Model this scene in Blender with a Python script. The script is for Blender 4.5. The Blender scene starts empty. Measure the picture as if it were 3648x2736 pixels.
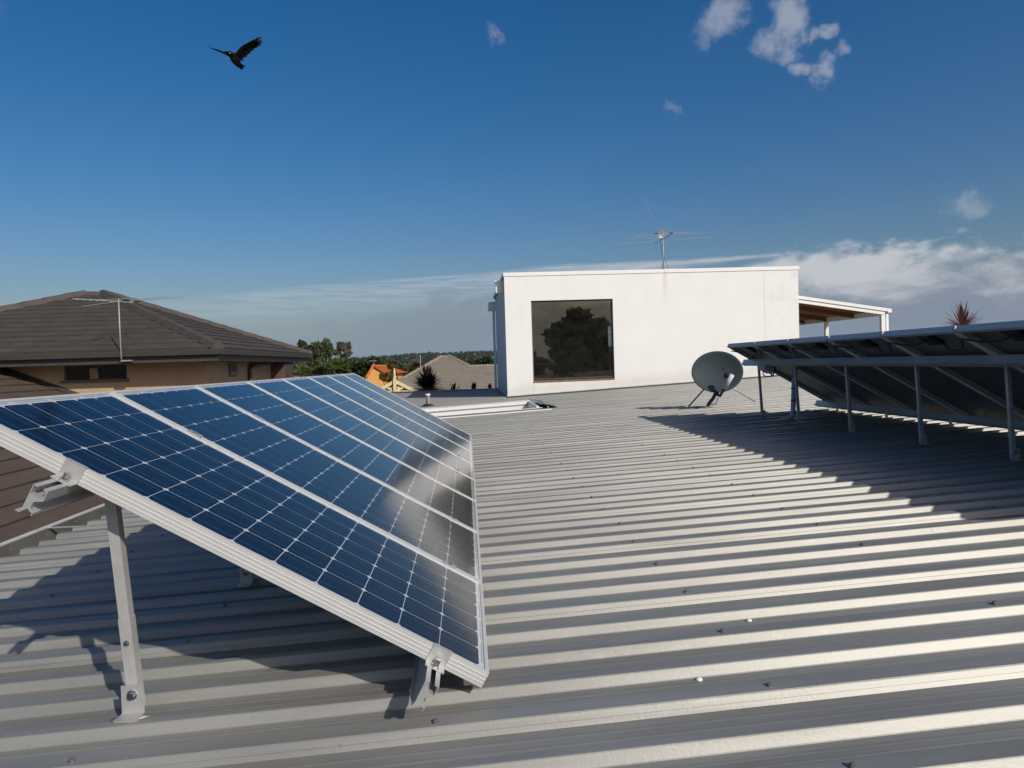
import bpy, math, random
from mathutils import Vector, Matrix
R = math.radians
random.seed(7)
scene = bpy.context.scene
C = scene.collection

# ------------------------------------------------------------------ camera
ZC = 4.2                                   # eye height above the ground
F_PX = 2539.49                             # focal length in pixels of the 3648 wide photograph
M = Matrix(((0.9974757790717143, -0.032766326179248635, 0.06299553979443212),
            (-0.06388958771126732, -0.02699357207511896, 0.9975918341930781),
            (-0.03098694478907328, -0.9990984510724357, -0.029018861405962847)))
cam_d = bpy.data.cameras.new('camera')
cam_d.sensor_width = 36.0
cam_d.sensor_fit = 'HORIZONTAL'
cam_d.lens = F_PX / 3648 * 36
cam_d.clip_start = 0.05
cam_d.clip_end = 40000
cam = bpy.data.objects.new('camera', cam_d)
C.objects.link(cam)
cam.matrix_world = Matrix.Translation((0, 0, ZC)) @ (M @ Matrix(((1, 0, 0), (0, -1, 0), (0, 0, -1)))).to_4x4()
scene.camera = cam

# ------------------------------------------------------------------ light and sky
SUN = Vector((0.474, -0.703, 0.530)).normalized()
SUN_EL = math.asin(SUN.z)
SUN_ROT = math.atan2(SUN.x, SUN.y)
sun_d = bpy.data.lights.new('sun', 'SUN')
sun_d.energy = 3.45
sun_d.angle = R(0.53)
sun_d.color = (1.0, 0.95, 0.865)
sun = bpy.data.objects.new('sun', sun_d)
C.objects.link(sun)
sun.rotation_euler = SUN.to_track_quat('Z', 'Y').to_euler()
sun.location = (6, -8, 14)

vs = scene.view_settings
vs.view_transform = 'Standard'
vs.look = 'None'
vs.gamma = 1.0
vs.exposure = 0.0
vs.use_curve_mapping = False
scene.cycles.max_bounces = 6
scene.cycles.diffuse_bounces = 3
scene.cycles.glossy_bounces = 3
scene.cycles.transparent_max_bounces = 12
scene.cycles.sample_clamp_indirect = 4.0

world = bpy.data.worlds.new('World')
scene.world = world
world.use_nodes = True
world.cycles.sampling_method = 'MANUAL'
world.cycles.sample_map_resolution = 512


class NG:
    """small helper to write node trees as expressions"""
    def __init__(s, tree):
        s.t = tree

    def n(s, typ, **kw):
        nd = s.t.nodes.new(typ)
        for k, v in kw.items():
            setattr(nd, k, v)
        return nd

    def link(s, a, b):
        s.t.links.new(a, b)

    def put(s, sock, v):
        if isinstance(v, bpy.types.NodeSocket):
            s.t.links.new(v, sock)
        else:
            sock.default_value = v

    def m(s, op, a, b=0.0, c=0.0, clamp=False):
        nd = s.n('ShaderNodeMath', operation=op, use_clamp=clamp)
        s.put(nd.inputs[0], a)
        s.put(nd.inputs[1], b)
        s.put(nd.inputs[2], c)
        return nd.outputs[0]

    def vm(s, op, a, b=(0, 0, 0), scale=None):
        nd = s.n('ShaderNodeVectorMath', operation=op)
        s.put(nd.inputs[0], a)
        s.put(nd.inputs[1], b)
        if scale is not None:
            s.put(nd.inputs['Scale'], scale)
        return nd.outputs['Value'] if op in ('LENGTH', 'DOT_PRODUCT', 'DISTANCE') else nd.outputs[0]

    def step(s, x, a, b):                      # smooth step from a to b (a > b falls)
        nd = s.n('ShaderNodeMapRange', interpolation_type='SMOOTHSTEP')
        s.put(nd.inputs[0], x)
        if a < b:
            lo, hi, t0, t1 = a, b, 0.0, 1.0
        else:
            lo, hi, t0, t1 = b, a, 1.0, 0.0
        for i, v in enumerate((lo, hi, t0, t1)):
            nd.inputs[i + 1].default_value = v
        return nd.outputs[0]

    def noise(s, vec, scale, detail=4.0, rough=0.55, dist=0.0):
        nd = s.n('ShaderNodeTexNoise')
        if vec is not None:
            s.link(vec, nd.inputs['Vector'])
        nd.inputs['Scale'].default_value = scale
        nd.inputs['Detail'].default_value = detail
        nd.inputs['Roughness'].default_value = rough
        nd.inputs['Distortion'].default_value = dist
        return nd.outputs[0]

    def mix(s, f, a, b):
        nd = s.n('ShaderNodeMix', data_type='RGBA')
        s.put(nd.inputs[0], f)
        s.put(nd.inputs[6], a if isinstance(a, bpy.types.NodeSocket) else (*a[:3], 1))
        s.put(nd.inputs[7], b if isinstance(b, bpy.types.NodeSocket) else (*b[:3], 1))
        return nd.outputs[2]


SKY = 0.079


def build_sky():
    t = world.node_tree
    t.nodes.clear()
    g = NG(t)
    out = g.n('ShaderNodeOutputWorld')
    bg = g.n('ShaderNodeBackground')
    g.link(bg.outputs[0], out.inputs[0])
    bg.inputs[1].default_value = SKY
    sky = g.n('ShaderNodeTexSky', sky_type='NISHITA')
    sky.sun_disc = False
    sky.sun_elevation = SUN_EL
    sky.sun_rotation = SUN_ROT
    sky.altitude = 50
    sky.air_density = 1.1
    sky.dust_density = 2.2
    sky.ozone_density = 3.0
    tc = g.n('ShaderNodeTexCoord')
    d = tc.outputs['Generated']
    sep = g.n('ShaderNodeSeparateXYZ')
    g.link(d, sep.inputs[0])
    x, y, z = sep.outputs
    az = g.m('ARCTAN2', x, y)
    k = 1.0 / SKY
    col = sky.outputs[0]
    hs = g.n('ShaderNodeHueSaturation')
    hs.inputs['Saturation'].default_value = 1.43
    hs.inputs['Value'].default_value = 1.0
    g.link(col, hs.inputs['Color'])
    col = g.vm('MULTIPLY', hs.outputs[0], (1.03, 0.975, 1.045))
    # milky air low over the horizon
    hz = g.m('MULTIPLY', g.step(z, 0.115, 0.0), 0.80)
    col = g.mix(hz, col, (0.285 * k, 0.375 * k, 0.475 * k))
    # thin streaked veil low over the horizon
    sv = g.vm('MULTIPLY', d, (3.0, 3.0, 46.0))
    sn = g.noise(sv, 2.2, 5, 0.6, 0.4)
    da = g.m('SUBTRACT', az, 0.26)
    top = g.m('SUBTRACT', 0.1345, g.m('MULTIPLY', g.m('MULTIPLY', da, da), 0.093))
    wisp = g.noise(g.vm('MULTIPLY', d, (2.0, 2.0, 30.0)), 6.0, 6, 0.65, 0.8)
    dz = g.m('SUBTRACT', top, g.m('ADD', z, g.m('MULTIPLY', g.m('SUBTRACT', sn, 0.5), 0.012)))
    upper = g.step(dz, -0.001, 0.005)
    wid = g.m('MULTIPLY', g.step(az, 0.53, -0.10), 0.054)
    low = g.step(g.m('DIVIDE', dz, g.m('MAXIMUM', wid, 0.0008)), 1.0, 0.35)
    veil = g.m('MULTIPLY', g.m('MULTIPLY', upper, low), g.step(az, -0.62, -0.15))
    dens_v = g.m('ADD', g.m('MULTIPLY', g.step(az, -0.05, 0.30), 0.62), g.m('ADD', 0.10, g.m('MULTIPLY', g.step(wisp, 0.36, 0.68), 0.58)))
    veil = g.m('MULTIPLY', veil, dens_v, clamp=True)
    col = g.mix(veil, col, (0.44 * k, 0.49 * k, 0.56 * k))
    # cloud bank above the horizon, heavier towards +X
    cv = g.vm('MULTIPLY', d, (1.0, 1.0, 2.3))
    n1 = g.noise(cv, 11.0, 7, 0.58, 0.3)
    n2 = g.noise(g.vm('ADD', cv, (3.1, 1.7, 0.035)), 11.0, 5, 0.58, 0.3)
    cover = g.m('ADD', g.step(x, -0.36, 0.02), g.m('MULTIPLY', g.step(x, 0.22, 0.42), 0.45))
    tl = g.noise(g.vm('MULTIPLY', d, (1, 1, 0.0)), 5.0, 2)
    ztop = g.m('ADD', 0.085, g.m('MULTIPLY', tl, 0.03))
    h = g.m('DIVIDE', z, ztop)
    dens = g.m('ADD', g.m('SUBTRACT', 1.0, h), g.m('MULTIPLY', g.m('SUBTRACT', n1, 0.5), 1.5))
    dens = g.m('ADD', dens, g.m('MULTIPLY', g.m('SUBTRACT', cover, 1.0), 0.55))
    dens = g.m('ADD', dens, g.m('MULTIPLY', g.step(x, 0.34, 0.48), 0.10))
    band = g.step(dens, 0.02, 0.30)
    band = g.m('MULTIPLY', band, g.m('MULTIPLY', g.m('MULTIPLY', cover, 0.66), g.m('ADD', 0.35, g.m('MULTIPLY', g.step(z, 0.0, 0.05), 0.65))), clamp=True)
    lit = g.step(g.m('ADD', h, g.m('MULTIPLY', g.m('SUBTRACT', n2, 0.5), 1.6)), 0.55, 1.15)
    lit = g.m('MULTIPLY', lit, g.step(x, 0.05, 0.42))
    ccol = g.mix(lit, (0.225 * k, 0.275 * k, 0.345 * k), (0.55 * k, 0.57 * k, 0.61 * k))
    col = g.mix(band, col, ccol)
    # a few torn fair weather puffs
    puffs = [(20.6, 24.2, 0.026, 1.1, 0.8), (19.2, 22.9, 0.016, 1.0, 0.5), (25.4, 23.1, 0.024, 1.2, 1.0), (24.2, 22.0, 0.019, 1.2, 0.75),
             (25.2, 21.3, 0.016, 1.2, 0.7), (27.5, 22.3, 0.015, 0.8, 0.8), (25.9, 19.9, 0.017, 0.7, 0.85), (27.4, 19.6, 0.018, 1.0, 0.9), (28.9, 20.5, 0.012, 1.2, 0.6),
             (3.1, 24.5, 0.013, 1.3, 0.55), (16.7, 18.6, 0.011, 1.2, 0.4), (36.2, 9.5, 0.030, 0.6, 0.5),
             (-9.8, 16.7, 0.014, 0.7, 0.08), (-31.2, 23.3, 0.018, 1.0, 0.2),
             (75, 27, 0.05, 0.8, 0.7), (-80, 22, 0.05, 0.8, 0.6), (178, 22, 0.06, 0.7, 0.6)]
    nz = g.n('ShaderNodeTexNoise')
    nz.inputs['Scale'].default_value = 22.0
    nz.inputs['Detail'].default_value = 6
    nz.inputs['Roughness'].default_value = 0.62
    g.link(d, nz.inputs['Vector'])
    dd = g.vm('ADD', d, g.vm('SCALE', g.vm('SUBTRACT', nz.outputs['Color'], (0.5, 0.5, 0.5)), scale=0.075))
    fine = g.noise(d, 42.0, 5, 0.6)
    tot = None
    for a, e, r, sq, op in puffs:
        c = (math.sin(R(a)) * math.cos(R(e)), math.cos(R(a)) * math.cos(R(e)), math.sin(R(e)))
        df = g.vm('SUBTRACT', dd, c)
        df = g.vm('MULTIPLY', df, (1, 1, 1 / sq))
        L = g.m('DIVIDE', g.vm('LENGTH', df), r)
        s_ = g.m('MULTIPLY', g.step(L, 1.5, 0.1), op)
        tot = s_ if tot is None else g.m('MAXIMUM', tot, s_)
    pa = g.step(g.m('ADD', tot, g.m('MULTIPLY', g.m('SUBTRACT', fine, 0.5), 0.9)), -0.02, 1.05)
    pa = g.m('MULTIPLY', pa, g.m('MULTIPLY', g.step(tot, 0.0, 0.35), 0.50), clamp=True)
    col = g.mix(pa, col, (0.56 * k, 0.57 * k, 0.62 * k))
    g.link(col, bg.inputs[0])


build_sky()


# ------------------------------------------------------------------ helpers
def W(x, y, z):
    """coordinates relative to the eye -> world"""
    return Vector((x, y, z + ZC))


def ray(px, py):
    return M @ Vector(((px - 1824) / F_PX, (py - 1368) / F_PX, 1.0))


def at(px, py, y):
    """point seen at a pixel of the photograph at distance y in front of the eye (eye relative)"""
    d = ray(px, py)
    return d * (y / d.y)


RH, RS = 0.945, 0.0458                      # roof pan below the eye, roof slope along x


def roof_z(x, dz=0.0):
    return -RH + RS * x + dz


def on_roof(px, py, dz=0.0):
    d = ray(px, py)
    return d * ((-RH + dz) / (d.z - RS * d.x))


class MB:
    def __init__(s):
        s.v, s.f = [], []

    def add(s, vs, fs):
        b = len(s.v)
        s.v += [Vector(p) for p in vs]
        s.f += [tuple(b + i for i in f) for f in fs]

    def box(s, a, b):
        x0, y0, z0 = a
        x1, y1, z1 = b
        s.add([(x0, y0, z0), (x1, y0, z0), (x1, y1, z0), (x0, y1, z0), (x0, y0, z1), (x1, y0, z1), (x1, y1, z1), (x0, y1, z1)],
              [(3, 2, 1, 0), (4, 5, 6, 7), (0, 1, 5, 4), (1, 2, 6, 5), (2, 3, 7, 6), (3, 0, 4, 7)])

    def obox(s, c, ax, ay, az):
        c, ax, ay, az = Vector(c), Vector(ax), Vector(ay), Vector(az)
        p = [c - ax - ay - az, c + ax - ay - az, c + ax + ay - az, c - ax + ay - az, c - ax - ay + az, c + ax - ay + az, c + ax + ay + az, c - ax + ay + az]
        s.add(p, [(3, 2, 1, 0), (4, 5, 6, 7), (0, 1, 5, 4), (1, 2, 6, 5), (2, 3, 7, 6), (3, 0, 4, 7)])

    def extrude(s, poly, p0, p1, ex, ey, cap=True):
        p0, p1, ex, ey = Vector(p0), Vector(p1), Vector(ex), Vector(ey)
        n = len(poly)
        a = [p0 + ex * u + ey * w for u, w in poly]
        b = [p1 + ex * u + ey * w for u, w in poly]
        fs = [(i, (i + 1) % n, n + (i + 1) % n, n + i) for i in range(n)]
        if cap:
            fs += [tuple(range(n - 1, -1, -1)), tuple(range(n, 2 * n))]
        s.add(a + b, fs)

    def tube(s, pts, r, n=8, cap=True):
        pts = [Vector(p) for p in pts]
        rs = r if isinstance(r, (list, tuple)) else [r] * len(pts)
        rings = []
        prev = None
        for i, p in enumerate(pts):
            t = (pts[min(i + 1, len(pts) - 1)] - pts[max(i - 1, 0)]).normalized()
            if prev is None:
                u = t.orthogonal().normalized()
            else:
                u = (prev - t * prev.dot(t))
                u = u.normalized() if u.length > 1e-6 else t.orthogonal().normalized()
            prev = u
            w = t.cross(u)
            rings.append([p + (u * math.cos(2 * math.pi * k / n) + w * math.sin(2 * math.pi * k / n)) * rs[i] for k in range(n)])
        vs = [q for rg in rings for q in rg]
        fs = []
        for i in range(len(pts) - 1):
            for k in range(n):
                fs.append((i * n + k, i * n + (k + 1) % n, (i + 1) * n + (k + 1) % n, (i + 1) * n + k))
        if cap:
            fs.append(tuple(range(n - 1, -1, -1)))
            fs.append(tuple(range((len(pts) - 1) * n, len(pts) * n)))
        s.add(vs, fs)

    def loft(s, rings, cap=True):
        n = len(rings[0])
        vs = [q for rg in rings for q in rg]
        fs = []
        for i in range(len(rings) - 1):
            for k in range(n):
                fs.append((i * n + k, i * n + (k + 1) % n, (i + 1) * n + (k + 1) % n, (i + 1) * n + k))
        if cap:
            fs.append(tuple(range(n - 1, -1, -1)))
            fs.append(tuple(range((len(rings) - 1) * n, len(rings) * n)))
        s.add(vs, fs)

    def prism(s, pts, off):
        """planar polygon pts pushed by vector off"""
        off = Vector(off)
        n = len(pts)
        a = [Vector(p) for p in pts]
        b = [p + off for p in a]
        s.add(a + b, [tuple(range(n - 1, -1, -1)), tuple(range(n, 2 * n))] + [(i, (i + 1) % n, n + (i + 1) % n, n + i) for i in range(n)])

    def mesh(s, name, mat, org=(0, 0, 0), smooth=False):
        o = Vector(org)
        me = bpy.data.meshes.new(name)
        me.from_pydata([tuple(p - o) for p in s.v], [], s.f)
        me.update()
        if smooth:
            me.polygons.foreach_set('use_smooth', [True] * len(me.polygons))
        if mat:
            me.materials.append(mat)
        return me

    def build(s, name, mat, parent=None, smooth=False, org=None, fix=True):
        """the points are given relative to the eye; org = origin of the thing they belong to"""
        if org is None:
            org = parent['_o'] if parent is not None and '_o' in parent else (0, 0, 0)
        me = s.mesh(name, mat, org, smooth)
        if fix:
            import bmesh
            bm = bmesh.new()
            bm.from_mesh(me)
            bmesh.ops.recalc_face_normals(bm, faces=bm.faces)
            bm.to_mesh(me)
            bm.free()
        return link(name, me, parent, org)


ORG = {}


def link(name, me, parent=None, org=(0, 0, 0)):
    o = bpy.data.objects.new(name, me)
    C.objects.link(o)
    if parent is not None:
        o.parent = parent
    else:
        o.location = W(*org)
    return o


def tag(o, label=None, cat=None, group=None, kind=None):
    if label:
        o['label'] = label
    if cat:
        o['category'] = cat
    if group:
        o['group'] = group
    if kind:
        o['kind'] = kind
    return o


class Thing:
    """an Empty at the base of a thing; parts are given in eye relative coordinates"""
    def __init__(s, name, org, label=None, cat=None, group=None, kind=None, rot=None):
        s.o = bpy.data.objects.new(name, None)
        s.o.empty_display_size = 0.2
        C.objects.link(s.o)
        s.org = Vector(org)
        s.o.location = W(*org)
        if rot:
            s.o.rotation_euler = rot
        tag(s.o, label, cat, group, kind)

    def part(s, name, mb, mat, smooth=False, parent=None, fix=True):
        return mb.build(name, mat, parent or s.o, smooth, org=s.org, fix=fix)


def copy_tree(o, parent=None):
    c = o.copy()
    C.objects.link(c)
    c.parent = parent
    for ch in o.children:
        copy_tree(ch, c)
    return c


# ------------------------------------------------------------------ materials
def new_mat(name):
    m = bpy.data.materials.new(name)
    m.use_nodes = True
    m.node_tree.nodes.clear()
    g = NG(m.node_tree)
    out = g.n('ShaderNodeOutputMaterial')
    return m, g, out


def pbr(name, col, rough=0.6, metal=0.0, spec=0.5, var=0.0, vscale=6.0, vec_scale=(1, 1, 1), bump=0.0, bscale=80.0, col2=None, rvar=0.0, coords='Object', coat=0.0):
    m, g, out = new_mat(name)
    p = g.n('ShaderNodeBsdfPrincipled')
    g.link(p.outputs[0], out.inputs[0])
    p.inputs['Base Color'].default_value = (*col, 1)
    p.inputs['Roughness'].default_value = rough
    p.inputs['Metallic'].default_value = metal
    p.inputs['Specular IOR Level'].default_value = spec
    if coat:
        p.inputs['Coat Weight'].default_value = coat
    tc = g.n('ShaderNodeTexCoord')
    if coords == 'World':
        v = g.n('ShaderNodeNewGeometry').outputs['Position']
    else:
        v = tc.outputs[coords]
    v = g.vm('MULTIPLY', v, vec_scale)
    if var > 0 or col2:
        n = g.noise(v, vscale, 6, 0.6)
        f = g.step(n, 0.3, 0.7)
        c2 = col2 or tuple(min(1, c * (1 - var)) for c in col)
        c1 = col if col2 else tuple(min(1, c * (1 + var)) for c in col)
        g.link(g.mix(f, c1, c2), p.inputs['Base Color'])
        if rvar:
            g.link(g.m('ADD', rough - rvar / 2, g.m('MULTIPLY', n, rvar)), p.inputs['Roughness'])
    if bump > 0:
        b = g.n('ShaderNodeBump')
        b.inputs['Strength'].default_value = bump
        b.inputs['Distance'].default_value = 0.01
        g.link(g.noise(v, bscale, 4, 0.6), b.inputs['Height'])
        g.link(b.outputs[0], p.inputs['Normal'])
    return m


def glass_mat(name, rough, ior, tint=(0.96, 0.97, 0.97), dust=0.0, bump=0.0, gcol=(1, 1, 1)):
    """a pane: reflects by Fresnel, lets the rest straight through"""
    m, g, out = new_mat(name)
    tr = g.n('ShaderNodeBsdfTransparent')
    tr.inputs[0].default_value = (*tint, 1)
    gl = g.n('ShaderNodeBsdfGlossy')
    gl.inputs['Roughness'].default_value = rough
    gl.inputs['Color'].default_value = (*gcol, 1)
    lw = g.n('ShaderNodeLayerWeight')           # Schlick, the same from both sides
    lw.inputs[0].default_value = 0.5
    f0 = ((ior - 1) / (ior + 1)) ** 2
    fres = g.m('ADD', f0, g.m('MULTIPLY', g.m('POWER', lw.outputs['Facing'], 5.0), 1 - f0))
    mx = g.n('ShaderNodeMixShader')
    g.link(fres, mx.inputs[0])
    g.link(tr.outputs[0], mx.inputs[1])
    g.link(gl.outputs[0], mx.inputs[2])
    res = mx.outputs[0]
    if bump:
        tc = g.n('ShaderNodeTexCoord')
        b = g.n('ShaderNodeBump')
        b.inputs['Strength'].default_value = bump
        b.inputs['Distance'].default_value = 0.02
        g.link(g.noise(tc.outputs['Object'], 1.3, 2), b.inputs['Height'])
        g.link(b.outputs[0], gl.inputs['Normal'])
    if dust:
        tc = g.n('ShaderNodeTexCoord')
        df = g.n('ShaderNodeBsdfDiffuse')
        df.inputs[0].default_value = (0.45, 0.43, 0.40, 1)
        m2 = g.n('ShaderNodeMixShader')
        f = g.m('MULTIPLY', g.step(g.noise(tc.outputs['Object'], 4.0, 6, 0.65), 0.25, 0.8), dust)
        g.link(f, m2.inputs[0])
        g.link(res, m2.inputs[1])
        g.link(df.outputs[0], m2.inputs[2])
        res = m2.outputs[0]
    g.link(res, out.inputs[0])
    return m


def roof_mat():
    m, g, out = new_mat('roof_steel')
    p = g.n('ShaderNodeBsdfPrincipled')
    g.link(p.outputs[0], out.inputs[0])
    tc = g.n('ShaderNodeTexCoord')
    pos = g.n('ShaderNodeNewGeometry').outputs['Position']
    v = g.vm('MULTIPLY', pos, (0.35, 2.6, 2.6))
    n1 = g.noise(v, 2.2, 4, 0.62)
    n2 = g.noise(g.vm('MULTIPLY', pos, (0.12, 9.0, 4.0)), 3.0, 3, 0.6)
    n3 = g.noise(pos, 90.0, 2, 0.6)
    c = g.mix(g.step(n1, 0.28, 0.72), (0.258, 0.252, 0.226), (0.342, 0.335, 0.303))
    c = g.mix(g.m('MULTIPLY', g.step(n2, 0.52, 0.8), 0.42), c, (0.15, 0.14, 0.125))
    blot = g.noise(g.vm('MULTIPLY', pos, (1.0, 1.6, 1.0)), 1.1, 3, 0.6)
    c = g.mix(g.m('MULTIPLY', g.step(blot, 0.56, 0.74), 0.28), c, (0.185, 0.175, 0.155))
    smear = g.noise(g.vm('MULTIPLY', pos, (2.2, 14.0, 6.0)), 1.6, 3, 0.7)
    c = g.mix(g.m('MULTIPLY', g.step(smear, 0.62, 0.76), 0.30), c, (0.46, 0.45, 0.43))
    sp = g.step(g.noise(pos, 30.0, 2, 0.5), 0.74, 0.79)
    c = g.mix(g.m('MULTIPLY', sp, 0.35), c, (0.12, 0.105, 0.09))
    g.link(c, p.inputs['Base Color'])
    p.inputs['Metallic'].default_value = 0.37
    p.inputs['Specular IOR Level'].default_value = 0.45
    g.link(g.m('ADD', 0.46, g.m('MULTIPLY', n1, 0.10)), p.inputs['Roughness'])
    b = g.n('ShaderNodeBump')
    b.inputs['Strength'].default_value = 0.10
    b.inputs['Distance'].default_value = 0.004
    g.link(g.m('ADD', n3, g.m('MULTIPLY', n1, 0.8)), b.inputs['Height'])
    g.link(b.outputs[0], p.inputs['Normal'])
    return m


def cell_mat():
    m, g, out = new_mat('silicon_cell')
    p = g.n('ShaderNodeBsdfPrincipled')
    g.link(p.outputs[0], out.inputs[0])
    tc = g.n('ShaderNodeTexCoord')
    sep = g.n('ShaderNodeSeparateXYZ')
    g.link(tc.outputs['Object'], sep.inputs[0])
    ay = g.m('ABSOLUTE', sep.outputs[1])
    bar = g.m('LESS_THAN', g.m('ABSOLUTE', g.m('SUBTRACT', ay, 0.0310)), 0.00085)
    info = g.n('ShaderNodeObjectInfo')
    c = g.mix(info.outputs['Random'], (0.0014, 0.0024, 0.0066), (0.0030, 0.0050, 0.0140))
    c = g.mix(g.m('MULTIPLY', bar, 0.35), c, (0.35, 0.37, 0.40))
    g.link(c, p.inputs['Base Color'])
    p.inputs['Roughness'].default_value = 0.45
    p.inputs['Specular IOR Level'].default_value = 0.08
    return m


def tile_mat(name, c1, c2, moss=0.0, along=(0, 1, 0), w=0.30):
    m, g, out = new_mat(name)
    p = g.n('ShaderNodeBsdfPrincipled')
    g.link(p.outputs[0], out.inputs[0])
    pos = g.n('ShaderNodeNewGeometry').outputs['Position']
    info = g.n('ShaderNodeObjectInfo')
    a = g.m('DIVIDE', g.vm('DOT_PRODUCT', pos, along), w)
    cell = g.m('FLOOR', g.m('ADD', a, g.m('MULTIPLY', info.outputs['Random'], 7.0)))
    wn = g.n('ShaderNodeTexWhiteNoise', noise_dimensions='2D')
    cv = g.n('ShaderNodeCombineXYZ')
    g.link(cell, cv.inputs[0])
    g.link(info.outputs['Random'], cv.inputs[1])
    g.link(cv.outputs[0], wn.inputs[0])
    n = g.noise(pos, 5.0, 6, 0.65)
    f = g.m('ADD', g.m('MULTIPLY', wn.outputs[0], 0.55), g.m('MULTIPLY', g.step(n, 0.3, 0.7), 0.45))
    c = g.mix(f, c1, c2)
    if moss:
        c = g.mix(g.m('MULTIPLY', g.step(g.noise(pos, 1.3, 6, 0.7), 0.55, 0.75), moss), c, (0.16, 0.15, 0.08))
    fr = g.m('ABSOLUTE', g.m('SUBTRACT', g.m('FRACT', g.m('ADD', a, g.m('MULTIPLY', info.outputs['Random'], 7.0))), 0.5))
    c = g.mix(g.m('MULTIPLY', g.m('GREATER_THAN', fr, 0.488), 0.35), c, (0.02, 0.018, 0.016))
    g.link(c, p.inputs['Base Color'])
    p.inputs['Roughness'].default_value = 0.8
    p.inputs['Specular IOR Level'].default_value = 0.25
    b = g.n('ShaderNodeBump')
    b.inputs['Strength'].default_value = 0.5
    b.inputs['Distance'].default_value = 0.01
    g.link(g.noise(pos, 60.0, 4, 0.7), b.inputs['Height'])
    g.link(b.outputs[0], p.inputs['Normal'])
    return m


def leaf_mat(name, c1, c2, trans=0.35, scale=0.9, rough=0.5):
    m, g, out = new_mat(name)
    p = g.n('ShaderNodeBsdfPrincipled')
    pos = g.n('ShaderNodeNewGeometry').outputs['Position']
    n = g.noise(pos, scale, 3, 0.6)
    n2 = g.noise(pos, scale * 9, 2, 0.5)
    f = g.m('ADD', g.m('MULTIPLY', g.step(n, 0.35, 0.65), 0.6), g.m('MULTIPLY', g.step(n2, 0.3, 0.7), 0.4))
    c = g.mix(f, c1, c2)
    g.link(c, p.inputs['Base Color'])
    p.inputs['Roughness'].default_value = rough
    p.inputs['Specular IOR Level'].default_value = 0.3
    tr = g.n('ShaderNodeBsdfTranslucent')
    g.link(c, tr.inputs[0])
    mx = g.n('ShaderNodeMixShader')
    mx.inputs[0].default_value = trans
    g.link(p.outputs[0], mx.inputs[1])
    g.link(tr.outputs[0], mx.inputs[2])
    g.link(mx.outputs[0], out.inputs[0])
    return m


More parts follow.
